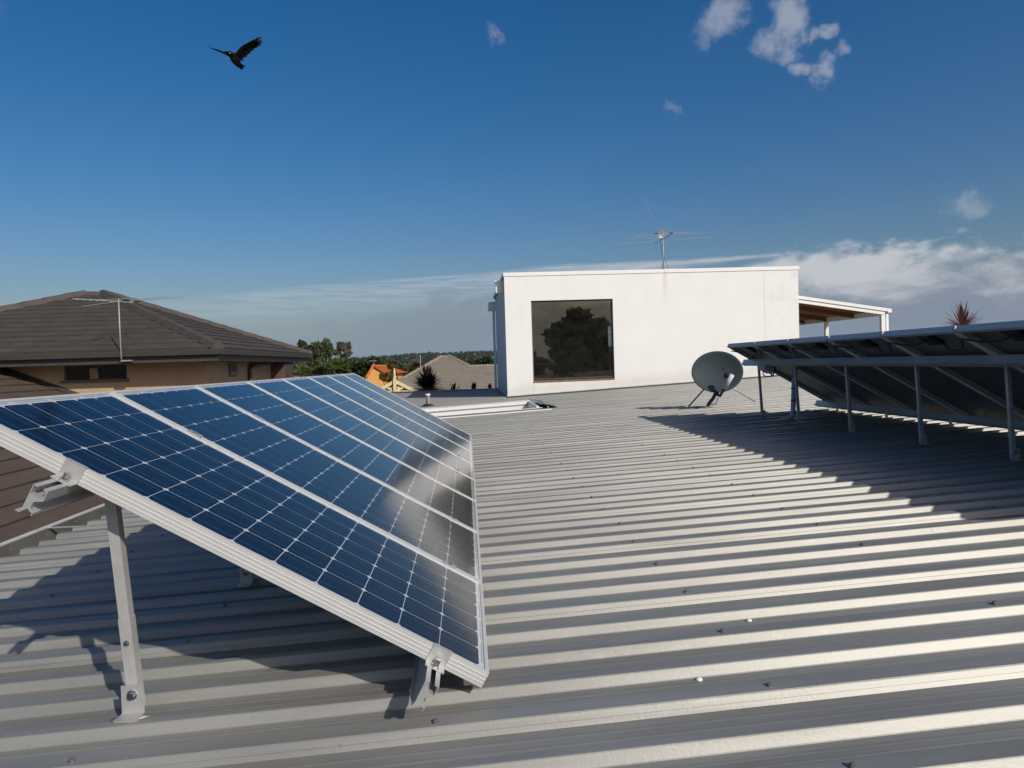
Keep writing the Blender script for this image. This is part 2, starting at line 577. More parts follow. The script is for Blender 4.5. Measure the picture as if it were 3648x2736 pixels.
MAT = {
    'roof': roof_mat(),
    'flash': pbr('flashing_steel', (0.30, 0.30, 0.29), 0.45, 0.4, var=0.12, vscale=2.0),
    'lflash': pbr('light_flashing', (0.50, 0.49, 0.46), 0.6, 0.1, var=0.2, vscale=2.0),
    'galv': pbr('galvanised_steel', (0.44, 0.435, 0.42), 0.5, 0.25, var=0.12, vscale=9, rvar=0.2),
    'alu': pbr('anodised_aluminium', (0.50, 0.495, 0.475), 0.40, 0.45, var=0.04, vscale=14, rvar=0.12),
    'frame': pbr('frame_aluminium', (0.58, 0.57, 0.545), 0.5, 0.2, var=0.03, vscale=10),
    'gutter': pbr('gutter_steel', (0.15, 0.145, 0.13), 0.6, 0.2, var=0.25, vscale=1.5),
    'screw': pbr('screw_zinc', (0.16, 0.155, 0.145), 0.45, 0.3),
    'ant': pbr('weathered_antenna_metal', (0.36, 0.36, 0.35), 0.55, 0.3),
    'steel': pbr('stainless_steel', (0.62, 0.61, 0.59), 0.22, 1.0),
    'cell': cell_mat(),
    'back': pbr('white_backsheet', (0.62, 0.63, 0.64), 0.55, var=0.03),
    'rear': pbr('rear_shade_grey', (0.16, 0.16, 0.16), 0.5, var=0.06),  # shade on the white panel backs, put into the colour
    'pglass': glass_mat('solar_glass', 0.100, 1.42, dust=0.006),
    'black': pbr('black_plastic', (0.012, 0.012, 0.013), 0.5),
    'rubber': pbr('black_rubber', (0.02, 0.02, 0.02), 0.8),
    'pvc': pbr('grey_conduit', (0.42, 0.43, 0.45), 0.45),
    'white_pvc': pbr('white_pvc', (0.78, 0.77, 0.74), 0.4, var=0.04),
    'seal': pbr('clear_sealant', (0.42, 0.42, 0.41), 0.4, col2=(0.30, 0.30, 0.29), vscale=30),
    'wpaint': pbr('white_paint', (0.80, 0.79, 0.75), 0.5, var=0.03, vscale=3),
    'bronze': pbr('bronze_aluminium', (0.085, 0.065, 0.05), 0.45, 0.4),
    'timber': pbr('varnished_timber', (0.24, 0.10, 0.030), 0.5, var=0.25, vscale=5, vec_scale=(1, 6, 6)),
    'sill': pbr('weathered_sill', (0.20, 0.13, 0.07), 0.6, var=0.2),
    'dish': pbr('dish_grey', (0.038, 0.054, 0.062), 0.8, var=0.05, vscale=5),
    'dark_metal': pbr('dark_metal', (0.06, 0.06, 0.06), 0.5, 0.3),
    'lnb': pbr('lnb_plastic', (0.62, 0.62, 0.60), 0.45),
    'tan': pbr('tan_render', (0.46, 0.32, 0.195), 0.85, var=0.06, vscale=3, bump=0.3, bscale=40),
    'fascia': pbr('dark_fascia', (0.055, 0.050, 0.043), 0.55, var=0.1),
    'soffit': pbr('dark_soffit', (0.13, 0.11, 0.09), 0.8),
    'dglass': pbr('dark_window_glass', (0.012, 0.013, 0.014), 0.08, spec=0.6),
    'cap': pbr('tile_capping', (0.075, 0.060, 0.051), 0.8, var=0.15, vscale=4, bump=0.3),
    'orange_wall': pbr('orange_render', (0.70, 0.36, 0.10), 0.85, var=0.06),
    'terracotta': tile_mat('terracotta_tiles', (0.62, 0.20, 0.055), (0.50, 0.145, 0.038), along=(1, 0.3, 0)),
    'cream': pbr('cream_timber', (0.74, 0.60, 0.33), 0.6, var=0.04),
    'brown': pbr('brown_panel', (0.16, 0.075, 0.045), 0.7),
    'brick': pbr('brick_wall', (0.25, 0.12, 0.08), 0.85, var=0.15),
    'darkbrick': pbr('dark_brick', (0.085, 0.05, 0.04), 0.85, var=0.2),
    'bark': pbr('tree_bark', (0.22, 0.19, 0.155), 0.85, var=0.2, vscale=4),
    'grass': pbr('ground_grass', (0.09, 0.105, 0.045), 0.9, var=0.3, vscale=0.05, col2=(0.13, 0.115, 0.06), coords='World'),
    'forest': leaf_mat('forest_leaves', (0.030, 0.046, 0.024), (0.055, 0.070, 0.034), 0.15, 0.02),
    'hill': pbr('hill_scrub', (0.045, 0.060, 0.030), 0.95, var=0.3, vscale=0.02, coords='World'),
    'euc': leaf_mat('eucalypt_leaves', (0.060, 0.082, 0.034), (0.125, 0.135, 0.065), 0.3, 0.8),
    'euc2': leaf_mat('grey_eucalypt_leaves', (0.085, 0.095, 0.055), (0.15, 0.145, 0.095), 0.3, 0.9),
    'dkleaf': leaf_mat('dark_leaves', (0.022, 0.040, 0.014), (0.045, 0.070, 0.022), 0.25, 0.7),
    'green': leaf_mat('green_leaves', (0.075, 0.115, 0.025), (0.13, 0.16, 0.04), 0.4, 0.8),
    'yellow': leaf_mat('autumn_leaves', (0.22, 0.16, 0.035), (0.10, 0.085, 0.025), 0.4, 1.6),
    'rust': leaf_mat('rusty_leaves', (0.16, 0.075, 0.028), (0.09, 0.06, 0.02), 0.35, 1.2),
    'cordy': leaf_mat('purple_strap_leaves', (0.028, 0.016, 0.018), (0.055, 0.030, 0.030), 0.25, 6.0, 0.35),
    'redcordy': leaf_mat('red_strap_leaves', (0.30, 0.125, 0.090), (0.22, 0.090, 0.065), 0.35, 6.0, 0.35),
    'feather': pbr('black_feathers', (0.0035, 0.0035, 0.004), 0.7, spec=0.15, var=0.3, vscale=30),
    'roomwall': pbr('room_wall', (0.50, 0.46, 0.36), 0.9),
    'blind': pbr('blind_slat', (0.70, 0.72, 0.72), 0.5),
    'eye': pbr('bird_eye', (0.75, 0.72, 0.55), 0.2),
}


def wall_mat():
    m, g, out = new_mat('white_render')
    p = g.n('ShaderNodeBsdfPrincipled')
    g.link(p.outputs[0], out.inputs[0])
    pos = g.n('ShaderNodeNewGeometry').outputs['Position']
    n = g.noise(pos, 1.4, 6, 0.6)
    st = g.noise(g.vm('MULTIPLY', pos, (3.0, 3.0, 0.22)), 2.0, 5, 0.6)
    c = g.mix(g.step(n, 0.35, 0.7), (0.81, 0.80, 0.765), (0.785, 0.775, 0.74))
    c = g.mix(g.m('MULTIPLY', g.step(st, 0.55, 0.8), 0.13), c, (0.60, 0.58, 0.53))
    sep = g.n('ShaderNodeSeparateXYZ')
    g.link(pos, sep.inputs[0])
    # a run of rust below the parapet joint and a greyer panel at the right end
    run = g.m('MULTIPLY', g.step(g.m('ABSOLUTE', g.m('SUBTRACT', sep.outputs[0], 5.30)), 0.10, 0.0), g.step(sep.outputs[2], ZC + 1.3, ZC + 2.25))
    c = g.mix(g.m('MULTIPLY', run, 0.35), c, (0.52, 0.40, 0.30))
    drip = g.noise(g.vm('MULTIPLY', pos, (5.5, 5.5, 0.16)), 1.7, 4, 0.6)
    drip = g.m('MULTIPLY', g.step(drip, 0.54, 0.74), g.step(sep.outputs[2], ZC + 0.9, ZC + 2.3))
    c = g.mix(g.m('MULTIPLY', drip, 0.18), c, (0.56, 0.53, 0.47))
    bs_ = g.m('SUBTRACT', sep.outputs[2], g.m('ADD', ZC - 0.92, g.m('MULTIPLY', sep.outputs[0], 0.0458)))
    grime = g.m('MULTIPLY', g.step(g.m('ADD', bs_, g.m('MULTIPLY', g.noise(pos, 3.0, 5, 0.65), -0.35)), 0.22, -0.12), 0.35)
    c = g.mix(grime, c, (0.50, 0.45, 0.37))
    sm = g.m('MULTIPLY', g.m('MULTIPLY', g.step(sep.outputs[0], 7.95, 8.05), g.step(g.noise(pos, 2.2, 7, 0.7), 0.50, 0.68)), 0.30)
    c = g.mix(sm, c, (0.52, 0.51, 0.48))
    g.link(c, p.inputs['Base Color'])
    p.inputs['Roughness'].default_value = 0.85
    p.inputs['Specular IOR Level'].default_value = 0.2
    b = g.n('ShaderNodeBump')
    b.inputs['Strength'].default_value = 0.25
    b.inputs['Distance'].default_value = 0.01
    g.link(g.m('ADD', g.noise(pos, 45.0, 4, 0.65), g.m('MULTIPLY', n, 1.5)), b.inputs['Height'])
    g.link(b.outputs[0], p.inputs['Normal'])
    return m


MAT['wall'] = wall_mat()
MAT['tile_near'] = tile_mat('brown_tiles', (0.090, 0.064, 0.051), (0.120, 0.088, 0.071), 0.30, (0, 1, 0))
MAT['tile_x'] = tile_mat('brown_grey_tiles', (0.062, 0.052, 0.043), (0.088, 0.075, 0.062), 0.25, (1, 0, 0))
MAT['tile_y'] = tile_mat('brown_grey_tiles_side', (0.062, 0.052, 0.043), (0.088, 0.075, 0.062), 0.25, (0, 1, 0))
MAT['tile_grey'] = tile_mat('grey_tiles', (0.235, 0.200, 0.155), (0.290, 0.250, 0.195), 0.15, (1, 0, 0))
MAT['tile_dull'] = tile_mat('dull_red_tiles', (0.20, 0.10, 0.075), (0.16, 0.085, 0.065), 0.1, (1, 0, 0))

# ------------------------------------------------------------------ ground and hills
mb = MB()
mb.add([(-12000, -3000, -4.2), (12000, -3000, -4.2), (12000, 14000, -4.2), (-12000, 14000, -4.2)], [(0, 1, 2, 3)])
o = mb.build('ground', MAT['grass'], org=(0, 0, -4.2))
tag(o, kind='structure')


def lerp_tab(tab, x):
    if x <= tab[0][0]:
        return tab[0][1]
    for (a, b), (c, d) in zip(tab, tab[1:]):
        if x <= c:
            return b + (d - b) * (x - a) / (c - a)
    return tab[-1][1]


RIDGE = [(-3000, 14), (-1400, 19), (-800, 22), (-500, 23), (-254, 29), (-156, 33), (-30, 32), (98, 35), (420, 38), (900, 33), (1700, 40), (3000, 30)]
BLUE = [(-6000, 60), (-2600, 70), (-1700, 84), (-1150, 116), (-900, 104), (-500, 80), (300, 70), (2500, 95), (6000, 70)]


def ridge_h(x, y):
    t = (y - 700) / 1800
    t = max(0.0, min(1.0, t))
    s = t * t * (3 - 2 * t)
    return -4.2 + (lerp_tab(RIDGE, x) + 4.2) * s + math.sin(x * 0.013 + y * 0.004) * 1.6 * s + math.sin(x * 0.041 + 1.3) * 0.9 * s


def hill_mesh(name, xs, ys, fn, mat):
    m = MB()
    vs = [(x, y, fn(x, y)) for y in ys for x in xs]
    n = len(xs)
    fs = [(j * n + i, j * n + i + 1, (j + 1) * n + i + 1, (j + 1) * n + i) for j in range(len(ys) - 1) for i in range(n - 1)]
    m.add(vs, fs)
    ob = m.build(name, mat, org=(0, ys[0], -4.2), smooth=True, fix=False)
    tag(ob, kind='structure')
    return ob


hill_mesh('hill', [-3000 + 40 * i for i in range(151)], [690 + 75 * i for i in range(26)] + [2700, 3200], lambda x, y: ridge_h(x, y) - (0.0 if y <= 2565 else (y - 2565) * 0.06) - 0.4, MAT['hill'])
hill_mesh('hill', [-6000 + 150 * i for i in range(81)], [5200, 6000, 6800, 7600, 8000, 8600],
          lambda x, y: -4.6 + (lerp_tab(BLUE, x) + 4.2) * max(0, min(1, (y - 5200) / 2800)) * (1 if y <= 8000 else 0.8) + math.sin(x * 0.006 + y * 0.002) * 4 * max(0, min(1, (y - 5200) / 2800)), MAT['hill'])


def leaf_quads(m, rnd, c, rad, n, size, shell=0.55, flat=1.0):
    for _ in range(n):
        while True:
            p = Vector((rnd.uniform(-1, 1), rnd.uniform(-1, 1), rnd.uniform(-1, 1)))
            if 0.05 < p.length < 1:
                break
        p = p.normalized() * (shell + (1 - shell) * rnd.random()) if rnd.random() < 0.7 else p
        q = Vector((c[0] + p.x * rad[0], c[1] + p.y * rad[1], c[2] + p.z * rad[2]))
        a = Vector((rnd.gauss(0, 1), rnd.gauss(0, 1), rnd.gauss(0, flat))).normalized()
        b = a.orthogonal().normalized()
        b = (b * math.cos(rnd.uniform(0, 6.28)) + a.cross(b) * math.sin(rnd.uniform(0, 6.28)))
        if b.length < 0.1:
            b = a.orthogonal()
        b.normalize()
        s = size * rnd.uniform(0.6, 1.4)
        t = a.cross(b) * s * 0.5
        b = b * s
        m.add([q - b, q - t * 0.9, q + b, q + t], [(0, 1, 2, 3)])


# the wooded hillside and the belt of trees before it read as one mass
rnd = random.Random(11)
mb = MB()
for i in range(5200):
    y = 420 * math.exp(rnd.random() * math.log(2600 / 420))
    x = rnd.uniform(-0.52, 0.30) * y
    gz = ridge_h(x, y) if y > 700 else -4.2
    hh = rnd.uniform(5.0, 11.0) * (0.55 + 0.45 * min(1, y / 1500))
    rr = hh * rnd.uniform(0.42, 0.75)
    leaf_quads(mb, rnd, (x, y, gz + hh * 0.55), (rr, rr, hh * 0.5), 9, hh * 0.42, 0.5)
for i in range(2600):
    y = rnd.uniform(2350, 2640)
    x = rnd.uniform(-0.40, 0.24) * y
    hh = rnd.uniform(4, 13) if rnd.random() < 0.3 else rnd.uniform(3, 7)
    rr = hh * rnd.uniform(0.4, 0.7)
    leaf_quads(mb, rnd, (x, y, ridge_h(x, min(y, 2560)) + hh * 0.5), (rr, rr, hh * 0.55), 8, hh * 0.45, 0.5)
o = mb.build('far_wood', MAT['forest'], org=(0, 420, -4.2), fix=False)
tag(o, 'dark green wooded ridge along the horizon', 'forest', kind='stuff')

# ------------------------------------------------------------------ the ribbed steel roof
P = 0.1930                                  # rib pitch
SH = 4 * P                                  # cover width of a sheet
Y0 = 1.785                                  # a lap rib
RA = -math.atan(RS)                         # sheets rise towards +x
XL, XR = -2.752, 14.0


def fillet(pts, r=0.0035):
    out = [pts[0]]
    for i in range(1, len(pts) - 1):
        p, a, b = Vector(pts[i]), Vector(pts[i - 1]), Vector(pts[i + 1])
        da, db = (a - p), (b - p)
        ra, rb = min(r, da.length * 0.45), min(r, db.length * 0.45)
        q0, q2 = p + da.normalized() * ra, p + db.normalized() * rb
        q1 = (q0 + q2) * 0.25 + p * 0.5
        out += [tuple(q0), tuple(q1), tuple(q2)]
    out.append(pts[-1])
    return out


def sheet_mesh(x0, x1):
    m = MB()
    prof = []
    for k in range(4):
        cw = 0.058 if k % 2 == 0 else 0.029
        y = k * P
        prof += [(y, 0.0), (y + 0.0165, 0.029), (y + 0.0165 + cw, 0.029), (y + 0.033 + cw, 0.0)]
        yp = y + 0.033 + cw
        w = P - 0.033 - cw
        prof += [(yp + w * 0.32, 0.0), (yp + w * 0.37, 0.0016), (yp + w * 0.43, 0.0), (yp + w * 0.62, 0.0), (yp + w * 0.67, 0.0016), (yp + w * 0.73, 0.0)]
    prof.append((SH, 0.0))
    prof = fillet(prof)
    nx = max(2, int((x1 - x0) / 1.2) + 1)
    xs = [x0 + (x1 - x0) * i / (nx - 1) for i in range(nx)]
    rn = random.Random(3)
    n = len(prof)
    vs = []
    for x in xs:
        dz = rn.uniform(-0.0012, 0.0012)
        for (y, z) in prof:
            vs.append((x, y, z + dz * (1 if z < 0.01 else 0.3)))
    m.add(vs, [(i * n + j, (i + 1) * n + j, (i + 1) * n + j + 1, i * n + j + 1) for i in range(nx - 1) for j in range(n - 1)])
    # under-lap edge of the neighbouring sheet lying over the lap rib
    lip = [(0.0058, 0.0130), (0.0052, 0.0138), (0.0132, 0.0282), (0.0163, 0.0313), (0.0750, 0.0313), (0.0780, 0.0285), (0.090, 0.006)]
    n = len(lip)
    m.add([(x, y, z) for x in (x0 + 0.004, x1 - 0.004) for (y, z) in lip], [(j, n + j, n + j + 1, j + 1) for j in range(n - 1)])
    return m.mesh('roof_sheet', MAT['roof'])


roof = Thing('metal_roof', (0, 0, -RH), kind='structure', rot=(0, RA, 0))
tag(roof.o, 'grey ribbed steel roof under both solar arrays')
SHEETS = {}


def put_sheet(i, x0, x1):
    key = (x0, x1)
    if key not in SHEETS:
        SHEETS[key] = sheet_mesh(x0, x1)
    s = bpy.data.objects.new('roof_sheet', SHEETS[key])
    C.objects.link(s)
    s.parent = roof.o
    s.location = (0, Y0 + i * SH, 0)


WELL = (-2.2, 1.32, 13.12, 14.92)           # opening of the light well x0 x1 y0 y1
for i in range(-5, 30):
    ya, yb = Y0 + i * SH, Y0 + (i + 1) * SH
    if i in (15, 16):
        put_sheet(i, XL, WELL[0])
        put_sheet(i, WELL[1] + 0.02, XR)
    elif yb < 18.75:
        put_sheet(i, XL, XR)
    elif ya < 25.0:
        put_sheet(i, XL, 1.00)

# roof screws in rows over the purlins
smb = MB()
for a in range(6):
    pass
smb.tube([(0, 0, 0), (0, 0, 0.0022)], [0.0095, 0.0090], 10)
smb.tube([(0, 0, 0.0022), (0, 0, 0.0085)], [0.0062, 0.0058], 6)
screw_me = smb.mesh('screw', MAT['screw'])
pos = []
rnd = random.Random(5)
for r in range(-3, 14):
    x = -0.116 + 0.906 * r
    for k in range(-8, 84):
        y = Y0 + 2 * P * k + 0.0400
        if y > 18.3 or (x > 1 and y > 18.4) or (WELL[0] - 0.1 < x < WELL[1] + 0.2 and WELL[2] - 0.3 < y < WELL[3] + 0.3):
            continue
        if y < -1.0:
            continue
        if rnd.random() < 0.07:
            continue
        pos.append((x + rnd.uniform(-0.012, 0.012), y + rnd.uniform(-0.005, 0.005)))
pos.sort(key=lambda p: p[0] ** 2 + (p[1] if p[1] > 1.2 else 40) ** 2)
far = MB()
for j, (x, y) in enumerate(pos):
    if j < 220:
        s = bpy.data.objects.new('screw', screw_me)
        C.objects.link(s)
        s.parent = roof.o
        s.location = (x, y, 0.0312)
    else:
        far.box((x - 0.006, y - 0.006, 0.029), (x + 0.006, y + 0.006, 0.0370))
o = link('screws', far.mesh('screws', MAT['screw']), roof.o)
tag(o, 'rows of small roofing screws farther up the roof', kind='stuff')
for (px, py) in ((2669, 2211.6), (2491, 2422.5)):
    p = on_roof(px, py)
    m = MB()
    m.tube([(p.x, p.y, 0), (p.x, p.y, 0.004), (p.x, p.y, 0.0075)], [0.0105, 0.0095, 0.004], 10)
    o = link('rivet', m.mesh('rivet', MAT['white_pvc'], (0, 0, 0), True), roof.o)
    tag(o, 'white domed rivet cap on the roof pan')

# eaves gutter along the left edge, with straps
m = MB()
gx0, gx1 = XL - 0.27, XL + 0.03
ya, yb = -3.0, 25.0
zt = roof_z(XL) - 0.002
prof = [(gx1, -0.025), (gx1, -0.115), (gx0 + 0.01, -0.115), (gx0, -0.10), (gx0, 0.0), (gx0 - 0.022, 0.006), (gx0 - 0.022, -0.012), (gx0 - 0.006, -0.012), (gx0 - 0.006, -0.12), (gx1 + 0.004, -0.121), (gx1 + 0.004, -0.025)]
m.extrude(prof, (0, ya, zt), (0, yb, zt), (1, 0, 0), (0, 0, 1))
gut = m.build('gutter', MAT['gutter'], roof.o, org=(0, 0, 0))
bpy.context.view_layer.update()
gut.matrix_parent_inverse = roof.o.matrix_world.inverted() @ Matrix.Translation((0, 0, ZC))
m = MB()
m.tube([(gx0 - 0.011, ya, zt + 0.004), (gx0 - 0.011, yb, zt + 0.004)], 0.014, 10)
b = m.build('gutter_bead', MAT['galv'], roof.o, True, org=(0, 0, 0))
b.matrix_parent_inverse = gut.matrix_parent_inverse
for k in range(24):
    y = 1.2 + k * 1.02
    m = MB()
    m.box((gx0 - 0.004, y - 0.015, zt - 0.002), (gx1 + 0.03, y + 0.015, zt + 0.001))
    b = m.build('gutter_strap', MAT['galv'], roof.o, org=(0, 0, 0))
    b.matrix_parent_inverse = gut.matrix_parent_inverse
# fascia parapet closing the far end of the roof
m = MB()
m.box((XL - 0.2, 25.02, -4.2), (1.10, 25.16, -0.884))
m.box((XL - 0.25, 24.97, -0.882), (1.10, 25.20, -0.862))
o = m.build('end_parapet', MAT['flash'], roof.o, org=(0, 0, 0))
o.matrix_parent_inverse = gut.matrix_parent_inverse
# walls of the house below the roof
m = MB()
m.box((XL + 0.10, -2.2, -4.2), (XL + 0.30, 24.9, roof_z(XL) - 0.14))
m.box((XL + 0.30, -2.2, -4.2), (13.9, -2.0, roof_z(XL) - 0.14))
o = m.build('house_wall', MAT['brick'], org=(XL + 0.2, 0, -4.2))
tag(o, 'brick wall of the house below the steel roof', 'wall')

# ------------------------------------------------------------------ solar panels
TILT = R(30.106)
PL, PW, PT = 1.58, 0.808, 0.046
PITCH = PW + 0.0205
CT, ST = math.cos(TILT), math.sin(TILT)


def panel_parts(front=True):
    """panel in its own frame: x runs down the slope from -PL to 0, y along the row, z is the face normal"""
    t = Thing('solar_panel', (0, 0, 0))
    t.o.rotation_euler = (0, TILT, 0)
    # extruded aluminium frame, hollow at the back, three fine ridges along each side
    prof = [(0, 0), (0, -0.0105), (0.0012, -0.0115), (0.0012, -0.0135), (0, -0.0145), (0, -0.0215), (0.0012, -0.0225), (0.0012, -0.0245), (0, -0.0255),
            (0, -0.0325), (0.0012, -0.0335), (0.0012, -0.0355), (0, -0.0365), (0, -PT), (-0.028, -PT), (-0.028, -PT + 0.002), (-0.002, -PT + 0.002), (-0.002, -0.0075), (-0.0115, -0.0075), (-0.0115, 0)]
    fr = MB()
    fr.extrude(prof, (-PL, 0, 0), (0, 0, 0), (0, -1, 0), (0, 0, 1))
    fr.extrude(prof, (-PL, PW, 0), (0, PW, 0), (0, 1, 0), (0, 0, 1))
    fr.extrude(prof, (-PL, 0.0118, -0.0004), (-PL, PW - 0.0118, -0.0004), (-1, 0, 0), (0, 0, 1))
    fr.extrude(prof, (0, 0.0118, -0.0004), (0, PW - 0.0118, -0.0004), (1, 0, 0), (0, 0, 1))
    t.part('frame', fr, MAT['frame'])
    bs = MB()
    bs.box((-PL + 0.010, 0.010, -0.0072), (-0.010, PW - 0.010, -0.0052))
    t.part('backsheet', bs, MAT['back'])
    gl = MB()
    gl.add([(-PL + 0.0116, 0.0116, -0.0016), (-0.0116, 0.0116, -0.0016), (-0.0116, PW - 0.0116, -0.0016), (-PL + 0.0116, PW - 0.0116, -0.0016)], [(0, 1, 2, 3)])
    t.part('glass_pane', gl, MAT['pglass'], fix=False)
    return t


cm = MB()
h, ch = 0.0622, 0.0090
hy = 0.0604
oct8 = [(-h, -hy + ch), (-h + ch, -hy), (h - ch, -hy), (h, -hy + ch), (h, hy - ch), (h - ch, hy), (-h + ch, hy), (-h, hy - ch)]
cm.extrude(oct8, (0, 0, -0.0003), (0, 0, 0.0003), (1, 0, 0), (0, 1, 0))
cell_me = cm.mesh('solar_cell', MAT['cell'])
CP, RP = 0.1259, 0.1270
MU, MV = (PW - 6 * CP) / 2, (PL - 12 * RP) / 2

proto = panel_parts()
for i in range(6):
    for j in range(12):
        c = bpy.data.objects.new('solar_cell', cell_me)
        C.objects.link(c)
        c.parent = proto.o
        c.location = (-PL + MV + (j + 0.5) * RP, MU + (i + 0.5) * CP, -0.0043)
for x in (-PL + MV * 0.5 + 0.004, -MV * 0.5 - 0.004):   # tinned ribbons joining the strings at both ends
    for a, b in ((0.06, 0.20), (0.23, 0.39), (0.42, 0.58), (0.61, 0.75)):
        rb = MB()
        rb.box((x - 0.0022, a, -0.0050), (x + 0.0022, b, -0.0044))
        proto.part('bus_ribbon', rb, MAT['galv'])
ORD = ['nearest', 'second nearest', 'third nearest', 'fourth nearest', 'fifth', 'sixth', 'seventh', 'farthest']
L_LOW = Vector((0.035, 1.940, -0.850))
R_LOW = Vector((3.261 + PL * CT, 8.684 - 8 * PITCH + 0.0205, 0.160 - PL * ST))
for k in range(8):
    o = proto.o if k == 0 else copy_tree(proto.o)
    o.location = W(L_LOW.x, L_LOW.y + k * PITCH, L_LOW.z)
    tag(o, 'blue fronted solar panel, %s from the viewer in the left row' % ORD[k], 'solar panel', 'solar panels of the left row')

# panels of the right row are seen from behind
pr = panel_parts()
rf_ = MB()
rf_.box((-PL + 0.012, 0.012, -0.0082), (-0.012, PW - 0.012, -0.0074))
pr.part('rear_shade_sheet', rf_, MAT['rear'])  # added sheet, coloured dark for the shade on the white backsheet
cs = MB()
cs.box((-PL + MV, MU, -0.0046), (-MV, PW - MU, -0.0040))
pr.part('cell_sheet', cs, MAT['cell'])
jb = MB()
cx, cy, zb = -PL + 0.125, PW * 0.5, -0.0084
jb.loft([[(cx - 0.065, cy - 0.075, zb), (cx + 0.065, cy - 0.075, zb), (cx + 0.065, cy + 0.075, zb), (cx - 0.065, cy + 0.075, zb)],
         [(cx - 0.065, cy - 0.075, zb - 0.022), (cx + 0.065, cy - 0.075, zb - 0.022), (cx + 0.065, cy + 0.075, zb - 0.022), (cx - 0.065, cy + 0.075, zb - 0.022)],
         [(cx - 0.052, cy - 0.062, zb - 0.030), (cx + 0.052, cy - 0.062, zb - 0.030), (cx + 0.052, cy + 0.062, zb - 0.030), (cx - 0.052, cy + 0.062, zb - 0.030)]])
jbo = pr.part('junction_box', jb, MAT['black'])
ld = MB()
ld.tube([(cx + 0.02, cy + 0.075, zb - 0.012), (cx + 0.03, cy + 0.16, zb - 0.030), (cx + 0.015, cy + 0.28, zb - 0.045), (cx - 0.035, cy + 0.40, zb - 0.050), (cx - 0.045, cy + 0.44, zb - 0.048)], 0.0055, 6)
ld.tube([(cx + 0.04, cy - 0.075, zb - 0.012), (cx + 0.085, cy - 0.12, zb - 0.050), (cx + 0.095, cy - 0.20, zb - 0.065), (cx + 0.06, cy - 0.31, zb - 0.060), (cx - 0.035, cy - 0.39, zb - 0.050)], 0.0055, 6)
pr.part('lead', ld, MAT['black'], True, jbo)
for k in range(8):
    o = pr.o if k == 0 else copy_tree(pr.o)
    o.location = W(R_LOW.x, R_LOW.y + k * PITCH, R_LOW.z)
    tag(o, 'solar panel showing its shaded back, %s from the viewer in the right row' % ORD[k], 'solar panel', 'solar panels of the right row')

DX = Vector((CT, 0, -ST))                    # down the slope
DN = Vector((ST, 0, CT))                     # face normal
YH = Vector((0, 1, 0))


def apt(low, u, v, n):
    return low + DX * (v - PL) + YH * u + DN * n


RAIL = [(-0.020, 0.0), (-0.007, 0.0), (-0.007, -0.0025), (-0.0175, -0.0025), (-0.0175, -0.026), (0.0175, -0.026), (0.0175, -0.0025), (0.007, -0.0025), (0.007, 0.0), (0.020, 0.0),
        (0.020, -0.0285), (0.000, -0.040), (0.000, -0.058), (0.012, -0.065), (0.012, -0.074), (0.0095, -0.074), (0.0095, -0.067), (-0.006, -0.061), (-0.019, -0.078), (-0.030, -0.078), (-0.030, -0.0755), (-0.020, -0.0755), (-0.0175, -0.060)]


def hexbolt(m, c, axis, r, h):
    c, axis = Vector(c), Vector(axis).normalized()
    m.tube([c, c + axis * h * 0.25], r * 1.5, 10)
    m.tube([c + axis * h * 0.25, c + axis * h], r, 6)


def bracket_foot(t, x, y, leg, near=False):
    """angle bracket with bolt on the roof at the bottom of a leg"""
    z = roof_z(x, 0.030)
    m = MB()
    hw = 0.031 if near else 0.028
    ht = 0.082 if near else 0.075
    m.box((x - hw, y - 0.027, z), (x + hw, y - 0.0235, z + ht))
    m.box((x - hw, y - 0.075, z), (x + hw, y - 0.0272, z + 0.004))
    b = t.part('foot_bracket', m, MAT['alu'], parent=leg)
    return z, ht


